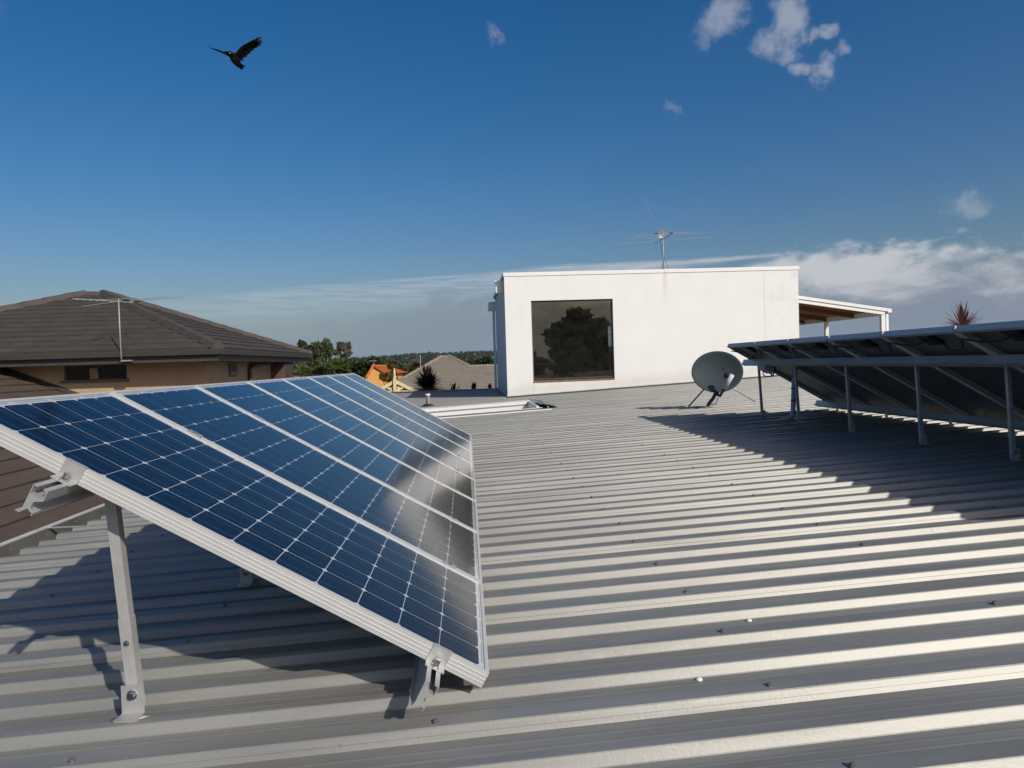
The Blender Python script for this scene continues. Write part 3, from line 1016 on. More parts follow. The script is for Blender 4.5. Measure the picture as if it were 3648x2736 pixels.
def make_rack(low, label, legs, feet, lead_in, lead_out, group, tube_r, length=8 * PITCH - 0.0205):
    t = Thing('mounting_rack', (low.x, low.y, roof_z(low.x)), label, 'mounting rack', group)
    for v in (0.345, 1.435):
        m = MB()
        m.extrude(RAIL, apt(low, -lead_in, v, -PT - 0.0005), apt(low, length + lead_out, v, -PT - 0.0005), DX, DN)
        t.part('rail', m, MAT['alu'])
        # clamps
        for k in range(9):
            u = k * PITCH - 0.0103
            if k == 0 or k == 8:
                s = -1 if k == 0 else 1
                ue = -0.0006 if k == 0 else length + 0.0006
                m = MB()
                m.obox(apt(low, ue + s * 0.002, v, -0.021), DX * 0.028, YH * 0.0018, DN * 0.0248)
                m.obox(apt(low, ue - s * 0.0030, v, 0.0030), DX * 0.028, YH * 0.0068, DN * 0.0012)
                m.obox(apt(low, ue + s * 0.020, v, -PT + 0.0022), DX * 0.028, YH * 0.0160, DN * 0.0018)
                e = t.part('end_clamp', m, MAT['alu'])
                m = MB()
                hexbolt(m, apt(low, ue + s * 0.019, v, -PT + 0.004), DN, 0.0085, 0.020)
                t.part('bolt', m, MAT['steel'], parent=e)
            else:
                m = MB()
                m.obox(apt(low, u, v, 0.0026), DX * 0.026, YH * 0.0210, DN * 0.0016)
                m.obox(apt(low, u, v, -0.020), DX * 0.022, YH * 0.0070, DN * 0.0205)
                e = t.part('mid_clamp', m, MAT['alu'])
                m = MB()
                hexbolt(m, apt(low, u, v, 0.0042), DN, 0.0065, 0.008)
                t.part('bolt', m, MAT['steel'], parent=e)
    for i, y in enumerate(legs):
        top = apt(low, y - low.y, 0.345, -PT - 0.060) + Vector(((0.068 if i == 0 else 0.012) if low.x < 1 else 0.095, 0, 0))
        xb = top.x + (0.045 if low.x < 1 else 0.035)
        zb = roof_z(xb, 0.034)
        bot = Vector((xb, y, zb))
        ax = (top - bot).normalized()
        sx = Vector((ax.z, 0, -ax.x))
        mid = bot + (top - bot) * 0.42
        r0, r1 = tube_r
        m = MB()
        m.extrude([(-r0, -r0), (r0, -r0), (r0, r0), (-r0, r0)], bot, mid, sx, YH)
        m.extrude([(-r1, -r1), (r1, -r1), (r1, r1), (-r1, r1)], mid - ax * 0.01, top, sx, YH)
        leg = t.part('leg', m, MAT['galv'])
        z, ht = bracket_foot(t, xb, y, leg, i == 0 and low.x < 1)
        m = MB()
        hexbolt(m, (xb, y - 0.027, z + ht * 0.68), (0, -1, 0), 0.0095, 0.014)
        t.part('bolt', m, MAT['steel'], parent=leg)
        m = MB()
        hexbolt(m, mid - ax * 0.07 + Vector((0, -r0, 0)), (0, -1, 0), 0.0055, 0.008)
        t.part('screw', m, MAT['steel'], parent=leg)
        m = MB()                                # saddle under the rail
        m.obox(top + ax * 0.004 - DX * 0.030, DX * 0.055, YH * 0.024, DN * 0.005)
        t.part('saddle', m, MAT['alu'], parent=leg)
    for y in feet:
        c = apt(low, y - low.y, 1.435, -PT - 0.085)
        m = MB()
        z0 = roof_z(c.x, 0.030)
        m.box((c.x - 0.03, y - 0.022, z0), (c.x + 0.03, y + 0.022, z0 + 0.004))
        m.box((c.x - 0.030, y - 0.022, z0 + 0.004), (c.x - 0.026, y + 0.022, max(z0 + 0.02, c.z + 0.04)))
        t.part('foot_bracket', m, MAT['alu'])
    return t


rackL = make_rack(L_LOW, 'aluminium rails and square legs carrying the left row of solar panels', [2.085, 3.31, 4.53, 5.75, 6.97, 8.19], [2.6 + 1.2 * i for i in range(6)], 0.118, 0.06, 'panel racks', (0.0165, 0.0148))
rackR = make_rack(R_LOW, 'shaded aluminium rails and thin posts carrying the right row of solar panels', [8.60, 7.62, 6.56, 5.50, 4.54, 3.50, 2.45], [8.25 - 1.0 * i for i in range(6)], 0.16, 0.17, 'panel racks', (0.0135, 0.0125))
# sealant smeared round the nearest foot
m = MB()
rnd = random.Random(2)
for (cx_, cy_, rx, ry) in ((-0.975, 2.032, 0.052, 0.018),):
    ring, ring2 = [], []
    for k in range(14):
        a = 2 * math.pi * k / 14
        q = 1 + rnd.uniform(-0.18, 0.18)
        x, y = cx_ + math.cos(a) * rx * q, cy_ + math.sin(a) * ry * q
        ring.append((x, y, roof_z(x, 0.0305)))
        x, y = cx_ + math.cos(a) * rx * q * 0.6, cy_ + math.sin(a) * ry * q * 0.6
        ring2.append((x, y, roof_z(x, 0.0325)))
    m.loft([ring, ring2])
rackL.part('sealant', m, MAT['seal'], True)

# conduit rising to the right row, and the isolator hung under its far end
t = Thing('conduit', (3.66, 7.80, roof_z(3.66)), 'grey conduit pipe with black ties rising from a bend in the roof', 'conduit')
tp = apt(R_LOW, 7.80 - R_LOW.y, 0.345, -PT - 0.05)
bx = 3.655
m = MB()
pts = [(bx - 0.13, 7.80, roof_z(bx, 0.055)), (bx - 0.07, 7.80, roof_z(bx, 0.058)), (bx - 0.025, 7.80, roof_z(bx, 0.075)), (bx - 0.004, 7.80, roof_z(bx, 0.115)), (bx, 7.80, roof_z(bx, 0.16)), (bx + 0.03, 7.80, tp.z)]
m.tube(pts, 0.027, 14)
t.part('pipe', m, MAT['pvc'], True)
for k in range(5):
    z = roof_z(bx, 0.13 + 0.135 * k)
    m = MB()
    m.tube([(bx + 0.004 * k, 7.80, z - 0.006), (bx + 0.004 * k, 7.80, z + 0.006)], 0.0285, 14)
    t.part('cable_tie', m, MAT['rubber'])
t = Thing('isolator_box', tuple(apt(R_LOW, 6.15, 0.40, -0.13)), 'grey electrical isolator box hung under the far end of the right row', 'electrical box')
p = t.org
m = MB()
m.obox(p, DX * 0.06, YH * 0.085, DN * 0.04)
bo = t.part('box_body', m, MAT['pvc'])
m = MB()
m.tube([p + Vector((0.02, -0.02, -0.03)), p + Vector((0.03, -0.03, -0.06)), p + Vector((0.03, -0.10, -0.09)), p + Vector((0.0, -0.20, -0.05)), p + Vector((-0.03, -0.30, 0.02))], 0.009, 8)
m.tube([p + Vector((-0.02, 0.05, -0.03)), p + Vector((-0.02, 0.06, -0.07)), p + Vector((0.0, 0.02, -0.10)), p + Vector((0.03, -0.08, -0.09))], 0.007, 8)
t.part('cable', m, MAT['black'], True)

# ------------------------------------------------------------------ light well, vent pipe
t = Thing('light_well', (0.0, 14.0, roof_z(0)), 'white sided light well sunk in the roof beyond the left panels', 'light well')
x0, x1, y0, y1 = WELL


def rz(x, dz):
    return roof_z(x, dz)


def slab(m, xa, xb, ya, yb, lo, hi):
    m.add([(xa, ya, rz(xa, lo)), (xb, ya, rz(xb, lo)), (xb, yb, rz(xb, lo)), (xa, yb, rz(xa, lo)), (xa, ya, rz(xa, hi)), (xb, ya, rz(xb, hi)), (xb, yb, rz(xb, hi)), (xa, yb, rz(xa, hi))],
          [(3, 2, 1, 0), (4, 5, 6, 7), (0, 1, 5, 4), (1, 2, 6, 5), (2, 3, 7, 6), (3, 0, 4, 7)])


m = MB()
slab(m, x0, x1, y1, y1 + 0.05, -0.9, 0.095)
t.part('far_kerb', m, MAT['wpaint'])
m = MB()
slab(m, x0, x1, y1 - 0.004, y1 - 0.0005, 0.004, 0.012)
t.part('kerb_joint', m, MAT['dark_metal'])
m = MB()
slab(m, x0, x1 - 0.03, y1 - 0.012, y1 + 0.065, 0.096, 0.104)
t.part('kerb_rail', m, MAT['wpaint'])
m = MB()
slab(m, x1 - 0.05, x1, y0, y1 - 0.0005, -0.9, 0.085)
t.part('end_kerb', m, MAT['wpaint'])
m = MB()
slab(m, x0, x1, y0 - 0.06, y0 - 0.0005, -0.9, 0.044)
t.part('near_kerb', m, MAT['flash'])
m = MB()
slab(m, x0, x1 + 0.05, y0 - 0.075, y0 - 0.02, 0.045, 0.053)
t.part('kerb_rail', m, MAT['wpaint'])
m = MB()
slab(m, x0, x1, y0, y1, -0.93, -0.905)
t.part('well_floor', m, MAT['wpaint'])
m = MB()
slab(m, x0 - 0.05, x0, y0 - 0.06, y1 + 0.05, -0.9, 0.085)
t.part('end_kerb', m, MAT['wpaint'])
# flashing apron over the end and near sides with a white edge strip
m = MB()
slab(m, x0, x1 + 0.10, y0 - 0.48, y0 - 0.065, 0.0310, 0.0335)
t.part('apron', m, MAT['flash'])
m = MB()
slab(m, x0, x1 + 0.17, y0 - 0.52, y0 - 0.47, 0.0312, 0.047)
t.part('edge_strip', m, MAT['wpaint'])
m = MB()
pts = []
for k in range(9):
    a = k / 8
    pts.append((x1 + 0.01 + 0.34 * a, 0.086 * (1 - a ** 1.5) + 0.006))
n = len(pts)
m.add([(x, y, rz(x, z + 0.026)) for y in (y0 - 0.06, y1 + 0.02) for (x, z) in pts] , [(j, j + 1, n + j + 1, n + j) for j in range(n - 1)])
t.part('end_flashing', m, MAT['flash'], True)
m = MB()
for k in range(11):
    y = y1 - 0.12 - 0.14 * k
    m.box((x1 + 0.06, y, rz(x1 + 0.06, 0.100)), (x1 + 0.13, y + 0.035, rz(x1 + 0.06, 0.112)))
t.part('flashing_lugs', m, MAT['gutter'])
m = MB()
m.tube([(x1 - 0.03, y1 + 0.01, rz(x1, 0.115)), (x1 + 0.06, y1 - 0.05, rz(x1, 0.120)), (x1 + 0.16, y1 - 0.5, rz(x1, 0.11)), (x1 + 0.20, y1 - 1.2, rz(x1, 0.085)), (x1 + 0.16, y0 - 0.05, rz(x1, 0.055))], 0.011, 8)
t.part('edge_bead', m, MAT['wpaint'], True)

p = on_roof(1525, 1446, 0.03)
t = Thing('vent_pipe', tuple(p), 'short white plastic vent pipe with cap standing on the far roof', 'vent pipe')
m = MB()
m.tube([p + Vector((0, 0, 0)), p + Vector((0, 0, 0.25)), p + Vector((0, 0, 0.252)), p + Vector((0, 0, 0.285)), p + Vector((0, 0, 0.292))], [0.050, 0.050, 0.061, 0.061, 0.042], 16)
t.part('pipe', m, MAT['white_pvc'], True)
m = MB()
m.tube([p + Vector((0, 0, -0.01)), p + Vector((0, 0, 0.018)), p + Vector((0, 0, 0.05))], [0.16, 0.14, 0.06], 16)
t.part('base_flashing', m, MAT['rubber'], True)

# ------------------------------------------------------------------ white building
YW = 18.6
BX0, BX1, BY1 = 1.052, 8.925, 25.2
ZT = 2.27
wb = Thing('white_building', (5.0, YW, -4.2), 'white rendered two storey block with one big square window', 'building')
wx0, wx1, wz0, wz1 = 1.738, 3.895, -0.505, 1.615
m = MB()
xs = [BX0, wx0, wx1, BX1]
zs = [-4.2, wz0, wz1, ZT]
dp = 0.24
for yy in (YW, YW + dp):
    vs = [(x, yy, z) for z in zs for x in xs]
    fs = [(r * 4 + c, r * 4 + c + 1, (r + 1) * 4 + c + 1, (r + 1) * 4 + c) for r in range(3) for c in range(3) if not (r == 1 and c == 1)]
    m.add(vs, fs)
a, b = (wx0, wz0), (wx1, wz1)
q = [(wx0, wz0), (wx1, wz0), (wx1, wz1), (wx0, wz1)]
for i in range(4):
    (xa, za), (xb, zb) = q[i], q[(i + 1) % 4]
    m.add([(xa, YW, za), (xb, YW, zb), (xb, YW + dp, zb), (xa, YW + dp, za)], [(0, 1, 2, 3)])
m.add([(BX0, YW, -4.2), (BX0, YW + dp, -4.2), (BX0, YW + dp, ZT), (BX0, YW, ZT)], [(0, 1, 2, 3)])
m.add([(BX1, YW, -4.2), (BX1, YW + dp, -4.2), (BX1, YW + dp, ZT), (BX1, YW, ZT)], [(0, 1, 2, 3)])
m.add([(BX0, YW, ZT), (BX1, YW, ZT), (BX1, YW + dp, ZT), (BX0, YW + dp, ZT)], [(0, 1, 2, 3)])
fw = wb.part('front_wall', m, MAT['wall'])
m = MB()
m.box((BX0 + 0.035, YW + dp + 0.002, -4.2), (BX0 + 0.235, BY1, ZT - 0.01))
wb.part('side_wall', m, MAT['wall'])
m = MB()
m.box((BX1 - 0.22, YW + dp + 0.002, -4.2), (BX1 - 0.02, BY1, ZT - 0.01))
wb.part('side_wall', m, MAT['wall'])
# rear wall with a window whose blind shows through the room
bw0, bw1, bz0, bz1 = 5.04, 6.1, 0.30, 1.20
m = MB()
xs = [BX0 + 0.235, bw0, bw1, BX1 - 0.22]
zs = [-4.2, bz0, bz1, ZT - 0.01]
for yy in (BY1 - 0.2, BY1 - 0.02):
    vs = [(x, yy, z) for z in zs for x in xs]
    m.add(vs, [(r * 4 + c, r * 4 + c + 1, (r + 1) * 4 + c + 1, (r + 1) * 4 + c) for r in range(3) for c in range(3) if not (r == 1 and c == 1)])
wb.part('rear_wall', m, MAT['wall'])
m = MB()
for k in range(16):
    z = bz0 + 0.03 + k * 0.056
    m.obox(((bw0 + bw1) / 2, BY1 - 0.23, z), ((bw1 - bw0) / 2 - 0.01, 0, 0), (0, 0.016, 0.006), (0, -0.0006, 0.0010))
wb.part('blind', m, MAT['blind'])
m = MB()
m.box((BX0 + 0.24, YW + dp + 0.002, -1.05), (BX1 - 0.23, BY1 - 0.21, -0.95))
wb.part('room_floor', m, MAT['roomwall'])
m = MB()
m.box((BX0 + 0.24, YW + dp + 0.002, 1.85), (BX1 - 0.23, BY1 - 0.21, 1.95))
wb.part('room_ceiling', m, MAT['roomwall'])
m = MB()
m.box((BX0 + 0.24, BY1 - 0.215, -0.9), (bw0 - 0.02, BY1 - 0.205, 1.84))
wb.part('room_lining', m, MAT['roomwall'])
m = MB()
m.box((BX0 - 0.01, YW + dp, ZT - 0.002), (BX1 + 0.005, BY1, ZT + 0.03))
wb.part('flat_roof', m, MAT['flash'])
# parapet capping, two lengths with a joint
for xa, xb in ((BX0 - 0.020, 5.30), (5.306, BX1 + 0.03)):
    m = MB()
    m.extrude([(-0.018, -0.005), (-0.018, 0.086), (-0.014, 0.090), (dp + 0.05, 0.100), (dp + 0.05, 0.032), (dp + 0.03, 0.032), (dp + 0.03, 0.004), (-0.012, 0.004), (-0.012, -0.005)], (xa, YW, ZT), (xb, YW, ZT), (0, 1, 0), (0, 0, 1))
    wb.part('parapet_cap', m, MAT['wpaint'])
m = MB()
m.box((BX0 - 0.03, YW + dp + 0.055, ZT + 0.031), (BX0 + 0.16, BY1 + 0.03, ZT + 0.095))
wb.part('side_cap', m, MAT['wpaint'])
for yb_ in (YW + 0.27, BY1 - 0.02):
    m = MB()
    m.box((BX0 - 0.215, yb_, ZT - 0.40), (BX0 + 0.034, yb_ + 0.22, ZT - 0.115))
    hb = wb.part('rain_head', m, MAT['wpaint'])
    m = MB()
    m.box((BX0 - 0.245, yb_ - 0.02, ZT - 0.114), (BX0 + 0.034, yb_ + 0.24, ZT - 0.085))
    wb.part('rim', m, MAT['wpaint'], parent=hb)
m = MB()
m.tube([(BX0 - 0.03, BY1 + 0.08, ZT - 0.4), (BX0 - 0.03, BY1 + 0.08, -4.2)], 0.045, 10)
wb.part('down_pipe', m, MAT['wpaint'], True)
# control joint in the render and hairlines below the window corners
m = MB()
m.box((7.985, YW - 0.0025, -0.60), (7.993, YW - 0.0004, ZT - 0.012))
wb.part('control_joint', m, pbr('joint_grey', (0.55, 0.53, 0.49), 0.9))
m = MB()
for xx in (wx0 + 0.0, wx1 + 0.005):
    m.box((xx, YW - 0.0022, roof_z(xx) + 0.02), (xx + 0.006, YW - 0.0004, wz0 - 0.03))
wb.part('render_crack', m, pbr('crack_stain', (0.60, 0.54, 0.46), 0.9))
# base flashing where the wall stands on the steel roof
m = MB()
m.add([(BX0 - 0.02, YW - 0.06, roof_z(BX0, 0.033)), (12.5, YW - 0.06, roof_z(12.5, 0.033)), (12.5, YW - 0.004, roof_z(12.5, 0.055)), (BX0 - 0.02, YW - 0.004, roof_z(BX0, 0.055)),
       (BX0 - 0.02, YW - 0.004, roof_z(BX0, 0.02)), (12.5, YW - 0.004, roof_z(12.5, 0.02))], [(0, 1, 2, 3), (0, 1, 5, 4), (3, 2, 5, 4)])
wb.part('base_flashing', m, MAT['lflash'])
# window
m = MB()
fy0, fy1, ft = YW + 0.055, YW + 0.115, 0.036
m.box((wx0 + 0.001, fy0, wz0 + 0.052), (wx0 + ft, fy1, wz1 - 0.001))
m.box((wx1 - ft, fy0, wz0 + 0.052), (wx1 - 0.001, fy1, wz1 - 0.001))
m.box((wx0 + ft, fy0, wz1 - ft), (wx1 - ft, fy1, wz1 - 0.001))
m.box((wx0 + ft, fy0, wz0 + 0.052), (wx1 - ft, fy1, wz0 + 0.052 + ft))
win = wb.part('window', m, MAT['bronze'])
m = MB()
m.add([(wx0 + ft, YW + 0.085, wz0 + 0.06), (wx1 - ft, YW + 0.085, wz0 + 0.06), (wx1 - ft, YW + 0.085, wz1 - ft), (wx0 + ft, YW + 0.085, wz1 - ft)], [(0, 1, 2, 3)])
wb.part('pane', m, glass_mat('window_glass', 0.008, 2.35, (0.62, 0.62, 0.52), bump=0.02, gcol=(1.0, 0.95, 0.76), dust=0.035), parent=win, fix=False)
m = MB()
m.add([(wx0, YW - 0.018, wz0 - 0.020), (wx1, YW - 0.018, wz0 - 0.004), (wx1, YW - 0.018, wz0 + 0.020), (wx0, YW - 0.018, wz0 + 0.012),
       (wx0, YW + 0.14, wz0 - 0.020), (wx1, YW + 0.14, wz0 - 0.004), (wx1, YW + 0.14, wz0 + 0.051), (wx0, YW + 0.14, wz0 + 0.051)],
      [(0, 1, 2, 3), (7, 6, 5, 4), (0, 3, 7, 4), (1, 5, 6, 2), (3, 2, 6, 7), (0, 4, 5, 1)])
wb.part('sill', m, MAT['sill'], parent=win)

# veranda roof leaning off the right side of the block
vx0, vx1, vy0, vy1 = BX1 + 0.003, 11.45, 18.72, 24.4
vs_ = (1.155 - 1.575) / (11.515 - 8.935)


def vz(x, d=0.0):
    return 1.575 * (vy0 / YW) + vs_ * (x - 8.935) + d


t = Thing('veranda', (10.2, vy0, -0.6), 'white posted lean to veranda with timber lined ceiling beside the white block', 'veranda')


def lean(m, xa, xb, ya, yb, lo, hi):
    m.add([(xa, ya, vz(xa, lo)), (xb, ya, vz(xb, lo)), (xb, yb, vz(xb, lo)), (xa, yb, vz(xa, lo)), (xa, ya, vz(xa, hi)), (xb, ya, vz(xb, hi)), (xb, yb, vz(xb, hi)), (xa, yb, vz(xa, hi))],
          [(3, 2, 1, 0), (4, 5, 6, 7), (0, 1, 5, 4), (1, 2, 6, 5), (2, 3, 7, 6), (3, 0, 4, 7)])


m = MB()
lean(m, vx0, vx1 + 0.10, vy0 - 0.03, vy0 + 0.03, -0.085, 0.0)
t.part('barge_cap', m, MAT['wpaint'])
m = MB()
lean(m, vx0, vx1 - 0.06, vy0, vy0 + 0.06, -0.185, -0.088)
t.part('barge_beam', m, MAT['wpaint'])
m = MB()
lean(m, vx0, vx1 + 0.06, vy0 + 0.032, vy1, -0.050, -0.010)
t.part('roof_sheeting', m, MAT['flash'])
nb = 12
for k in range(nb):
    xa = vx0 + (vx1 - vx0) * k / nb
    xb = vx0 + (vx1 - vx0) * (k + 1) / nb - 0.012
    m = MB()
    lean(m, xa, xb, vy0 + 0.065, vy1 - 0.06, -0.072, -0.052)
    t.part('ceiling_board', m, MAT['timber'])
for yb_ in (20.15, 21.75, 23.2):
    m = MB()
    lean(m, vx0, vx1 - 0.13, yb_, yb_ + 0.07, -0.185, -0.074)
    t.part('rafter', m, MAT['timber'])
m = MB()
lean(m, vx1 - 0.125, vx1 - 0.03, vy0 + 0.062, vy1, -0.190, -0.074)
t.part('eave_beam', m, MAT['wpaint'])
m = MB()
m.box((vx1 + 0.0, vy0 - 0.035, vz(vx1, -0.115)), (vx1 + 0.115, vy1 + 0.02, vz(vx1, -0.02)))
t.part('gutter', m, MAT['wpaint'])
for yy in (vy0 + 0.01, 21.75, 24.2):
    m = MB()
    m.box((vx1 - 0.155, yy, -1.2), (vx1 - 0.055, yy + 0.10, vz(vx1 - 0.1, -0.192)))
    t.part('post', m, MAT['wpaint'])
m = MB()
m.tube([(vx1 + 0.02, vy0 + 0.06, vz(vx1, -0.10)), (vx1 + 0.02, vy0 + 0.06, -1.2)], 0.045, 12)
t.part('down_pipe', m, MAT['wpaint'], True)


# ------------------------------------------------------------------ television antennas
def rod(m, a, b, r=0.006):
    m.tube([a, b], r, 6)


ya = 20.2
base = at(2364, 962, ya)
base.z = ZT + 0.03
t = Thing('tv_antenna', tuple(base), 'spidery television antenna on a mast above the white block', 'antenna')
top = at(2361, 822, ya)
m = MB()
m.tube([base, Vector((top.x, ya, top.z))], 0.020, 8)
t.part('mast', m, MAT['ant'], True)
m = MB()
bz = at(2361, 848, ya).z
m.tube([(top.x, ya - 1.0, bz - 0.05), (top.x + 0.04, ya + 1.0, bz + 0.03)], 0.012, 6)
boom = t.part('boom', m, MAT['ant'])
for (xa, yaa, xb, ybb, dy) in ((2198, 870, 2538, 845, -0.9), (2225, 853, 2505, 830, -0.3), (2256, 842, 2474, 828, 0.1), (2275, 838, 2452, 826, 0.4), (2310, 852, 2412, 846, -0.6), (2335, 820, 2393, 817, 0.8), (2318, 862, 2390, 856, -0.75)):
    m = MB()
    rod(m, at(xa, yaa, ya + dy), at(xb, ybb, ya + dy), 0.0065)
    t.part('element', m, MAT['ant'], parent=boom)
for px_, py_ in ((2338, 832), (2391, 830)):
    m = MB()
    c = at(px_, py_, ya + 0.1)
    m.tube([c - Vector((0.055, 0, 0.003)), c + Vector((0.055, 0, 0.003))], 0.014, 8)
    t.part('insulator', m, MAT['black'], parent=boom)
m = MB()
c = at(2352, 843, ya)
m.box(c - Vector((0.05, 0.03, 0.045)), c + Vector((0.05, 0.03, 0.045)))
t.part('balun_box', m, MAT['lnb'], parent=boom)
for k in range(7):
    m = MB()
    c = at(2363 + (k % 3) * 2 - 2, 826 + k * 2.4, ya + 0.25 * k - 0.6)
    rod(m, c - Vector((0.14 + 0.02 * (k % 3), 0, 0.01)), c + Vector((0.14 + 0.02 * (k % 2), 0, 0.01)), 0.004)
    t.part('director', m, MAT['ant'], parent=boom)
m = MB()
rod(m, at(2341, 828, ya), at(2298, 704, ya), 0.0042)
t.part('whip', m, MAT['ant'], True)
m = MB()
m.tube([at(2352, 850, ya), at(2357, 900, ya), at(2366, 915, ya), at(2381, 958, ya)], 0.005, 6)
m.tube([at(2361, 940, ya), at(2355, 945, ya), at(2356, 955, ya), at(2362, 960, ya)], 0.005, 6)
t.part('cable', m, MAT['black'], True)

# ------------------------------------------------------------------ satellite dish
t = Thing('satellite_dish', tuple(on_roof(2520, 1450, 0.03)), 'round grey satellite dish on a bent mast and two struts by the white wall', 'satellite dish')
dc = at(2555, 1324, 10.26)
dn = Vector((-0.30, -0.93, 0.20)).normalized()
right = dn.cross(Vector((0, 0, 1))).normalized() * -1
upv = dn.cross(right).normalized()
if upv.z < 0:
    upv = -upv
ra_, rb_ = 0.358, 0.300
m = MB()
rings = []
NS = 40
for i in range(10):
    f = i / 9
    dpt = -0.085 * (1 - f * f)
    rings.append([dc + right * (math.cos(2 * math.pi * k / NS) * ra_ * max(f, 0.02)) + upv * (math.sin(2 * math.pi * k / NS) * rb_ * max(f, 0.02)) + dn * dpt for k in range(NS)])
e0 = [p + (p - dc).normalized() * 0.010 - dn * 0.002 for p in rings[-1]]
e1 = [p + (p - dc).normalized() * 0.010 - dn * 0.022 for p in rings[-1]]
bk = []
for i in range(9, -1, -1):
    f = i / 9
    dpt = -0.085 * (1 - f * f) - 0.006
    bk.append([dc + right * (math.cos(2 * math.pi * k / NS) * ra_ * max(f, 0.02)) + upv * (math.sin(2 * math.pi * k / NS) * rb_ * max(f, 0.02)) + dn * dpt for k in range(NS)])
m.loft(rings + [e0, e1] + bk)
t.part('reflector', m, MAT['dish'], True)
m = MB()
for (a_, b_) in ((-0.16, 0.05), (0.10, 0.06), (-0.12, -0.12), (0.12, -0.20)):
    hexbolt(m, dc + right * a_ + upv * b_ - dn * 0.070, dn, 0.010, 0.010)
t.part('bolts', m, MAT['dark_metal'])
mb_ = on_roof(2521, 1450, 0.03)
back = dc - dn * 0.15 - upv * 0.08
m = MB()
m.tube([mb_, mb_ + Vector((0.02, 0, 0.05)), mb_ + Vector((0.09, 0.0, 0.13)), mb_ + Vector((0.125, 0.0, 0.20)), Vector((mb_.x + 0.13, mb_.y, mb_.z + 0.30)), Vector((back.x, back.y, back.z))], 0.027, 10)
t.part('mast', m, MAT['dark_metal'], True)
m = MB()
m.obox(mb_ + Vector((0, 0, 0.004)), (0.07, 0, 0.003), (0, 0.05, 0), (0, 0, 0.004))
t.part('mast_foot', m, MAT['galv'])
for (px_, py_, side) in ((2454, 1447, -1), (2692, 1432, 1)):
    f = on_roof(px_, py_, 0.03)
    m = MB()
    m.tube([f, back + right * 0.10 * side + Vector((0, 0.02, -0.06))], 0.0125, 8)
    t.part('strut', m, MAT['galv'], True)
lnb = at(2603, 1345, 9.98)
armb = at(2565, 1411, 10.14)
m = MB()
m.tube([back - Vector((0, 0, 0.16)), back - Vector((0, 0.04, 0.24)), armb + Vector((-0.06, 0.05, 0.03)), armb, armb + (lnb - armb) * 0.45], [0.018, 0.018, 0.018, 0.020, 0.020], 8)
t.part('feed_arm', m, MAT['black'], True)
ax = (lnb - armb).normalized()
m = MB()
m.tube([armb + (lnb - armb) * 0.42, lnb + ax * 0.045], 0.034, 12)
lb = t.part('lnb_body', m, MAT['lnb'], True)
m = MB()
m.tube([lnb + ax * 0.02, lnb + ax * 0.03 + Vector((-0.03, 0.05, 0.0)), lnb + ax * 0.03 + Vector((-0.05, 0.09, 0.005))], [0.028, 0.038, 0.042], 12)
t.part('feed_horn', m, MAT['dark_metal'], True, parent=lb)
m = MB()
m.tube([armb + Vector((-0.02, 0.02, -0.02)), armb + Vector((-0.03, 0.10, -0.12)), armb + Vector((-0.09, 0.2, -0.13)), mb_ + Vector((0.1, 0, 0.14)), mb_ + Vector((-0.02, -0.03, 0.02)), mb_ + Vector((-0.12, -0.05, 0.004)), mb_ + Vector((-0.16, 0.1, 0.006)), mb_ + Vector((-0.10, 0.3, 0.004))], 0.006, 6)
t.part('cable', m, MAT['black'], True)


# ------------------------------------------------------------------ tiled roofs made of courses
def courses(t, quad, n, mat, thick=0.028, name='tile_course', cut=None, parent=None):
    """quad: eave left, eave right, top right, top left (eye relative); one wedge per course"""
    e0, e1, t1, t0 = [Vector(p) for p in quad]
    nrm = (e1 - e0).cross(t0 - e0)
    if nrm.length < 1e-6:
        nrm = (e1 - e0).cross(t1 - e0)
    nrm.normalize()
    if nrm.z < 0:
        nrm = -nrm
    rn = random.Random(n)
    for k in range(n):
        a, b = k / n, min(1, (k + 1.12) / n)
        l0, r0 = e0.lerp(t0, a), e1.lerp(t1, a)
        l1, r1 = e0.lerp(t0, b), e1.lerp(t1, b)
        up = nrm * thick
        m = MB()
        seg = max(1, int((r0 - l0).length / 1.3))
        lo, hi, bo, ho = [], [], [], []
        for i in range(seg + 1):
            f = i / seg
            w = nrm * rn.uniform(-0.0025, 0.0025)
            lo.append(l0.lerp(r0, f) + up + w)
            bo.append(l0.lerp(r0, f) - nrm * 0.01)
            hi.append(l1.lerp(r1, f) + nrm * 0.002)
            ho.append(l1.lerp(r1, f) - nrm * 0.01)
        s1 = seg + 1
        fs = []
        for i in range(seg):
            fs += [(i, i + 1, s1 + i + 1, s1 + i), (2 * s1 + i, 2 * s1 + i + 1, i + 1, i), (3 * s1 + i, 3 * s1 + i + 1, 2 * s1 + i + 1, 2 * s1 + i)]
        fs += [(0, s1, 3 * s1, 2 * s1), (seg, 2 * s1 + seg, 3 * s1 + seg, s1 + seg)]
        m.add(lo + hi + bo + ho, fs)
        t.part(name, m, mat, parent=parent)


def ridge_cap(t, a, b, mat, w=0.11, hgt=0.075, name='ridge_cap', n=None, parent=None):
    a, b = Vector(a), Vector(b)
    ax = (b - a).normalized()
    s = ax.cross(Vector((0, 0, 1))).normalized()
    u = s.cross(ax).normalized()
    L = (b - a).length
    n = n or max(1, int(L / 0.42))
    m = MB()
    for k in range(n):
        p, q = a + ax * (L * k / n), a + ax * (L * (k + 1.06) / n)
        d0, d1 = (0.012, 0.0)
        prof = [(-w, -0.045), (-w * 0.55, hgt * 0.75), (0, hgt), (w * 0.55, hgt * 0.75), (w, -0.045)]
        ra = [p + s * x + u * (z + d0) for x, z in prof]
        rb = [q + s * x + u * (z + d1) for x, z in prof]
        m.add(ra + rb, [(i, i + 1, 5 + i + 1, 5 + i) for i in range(4)] + [(0, 1, 2, 3, 4), (9, 8, 7, 6, 5)])
    t.part(name, m, mat, parent=parent)


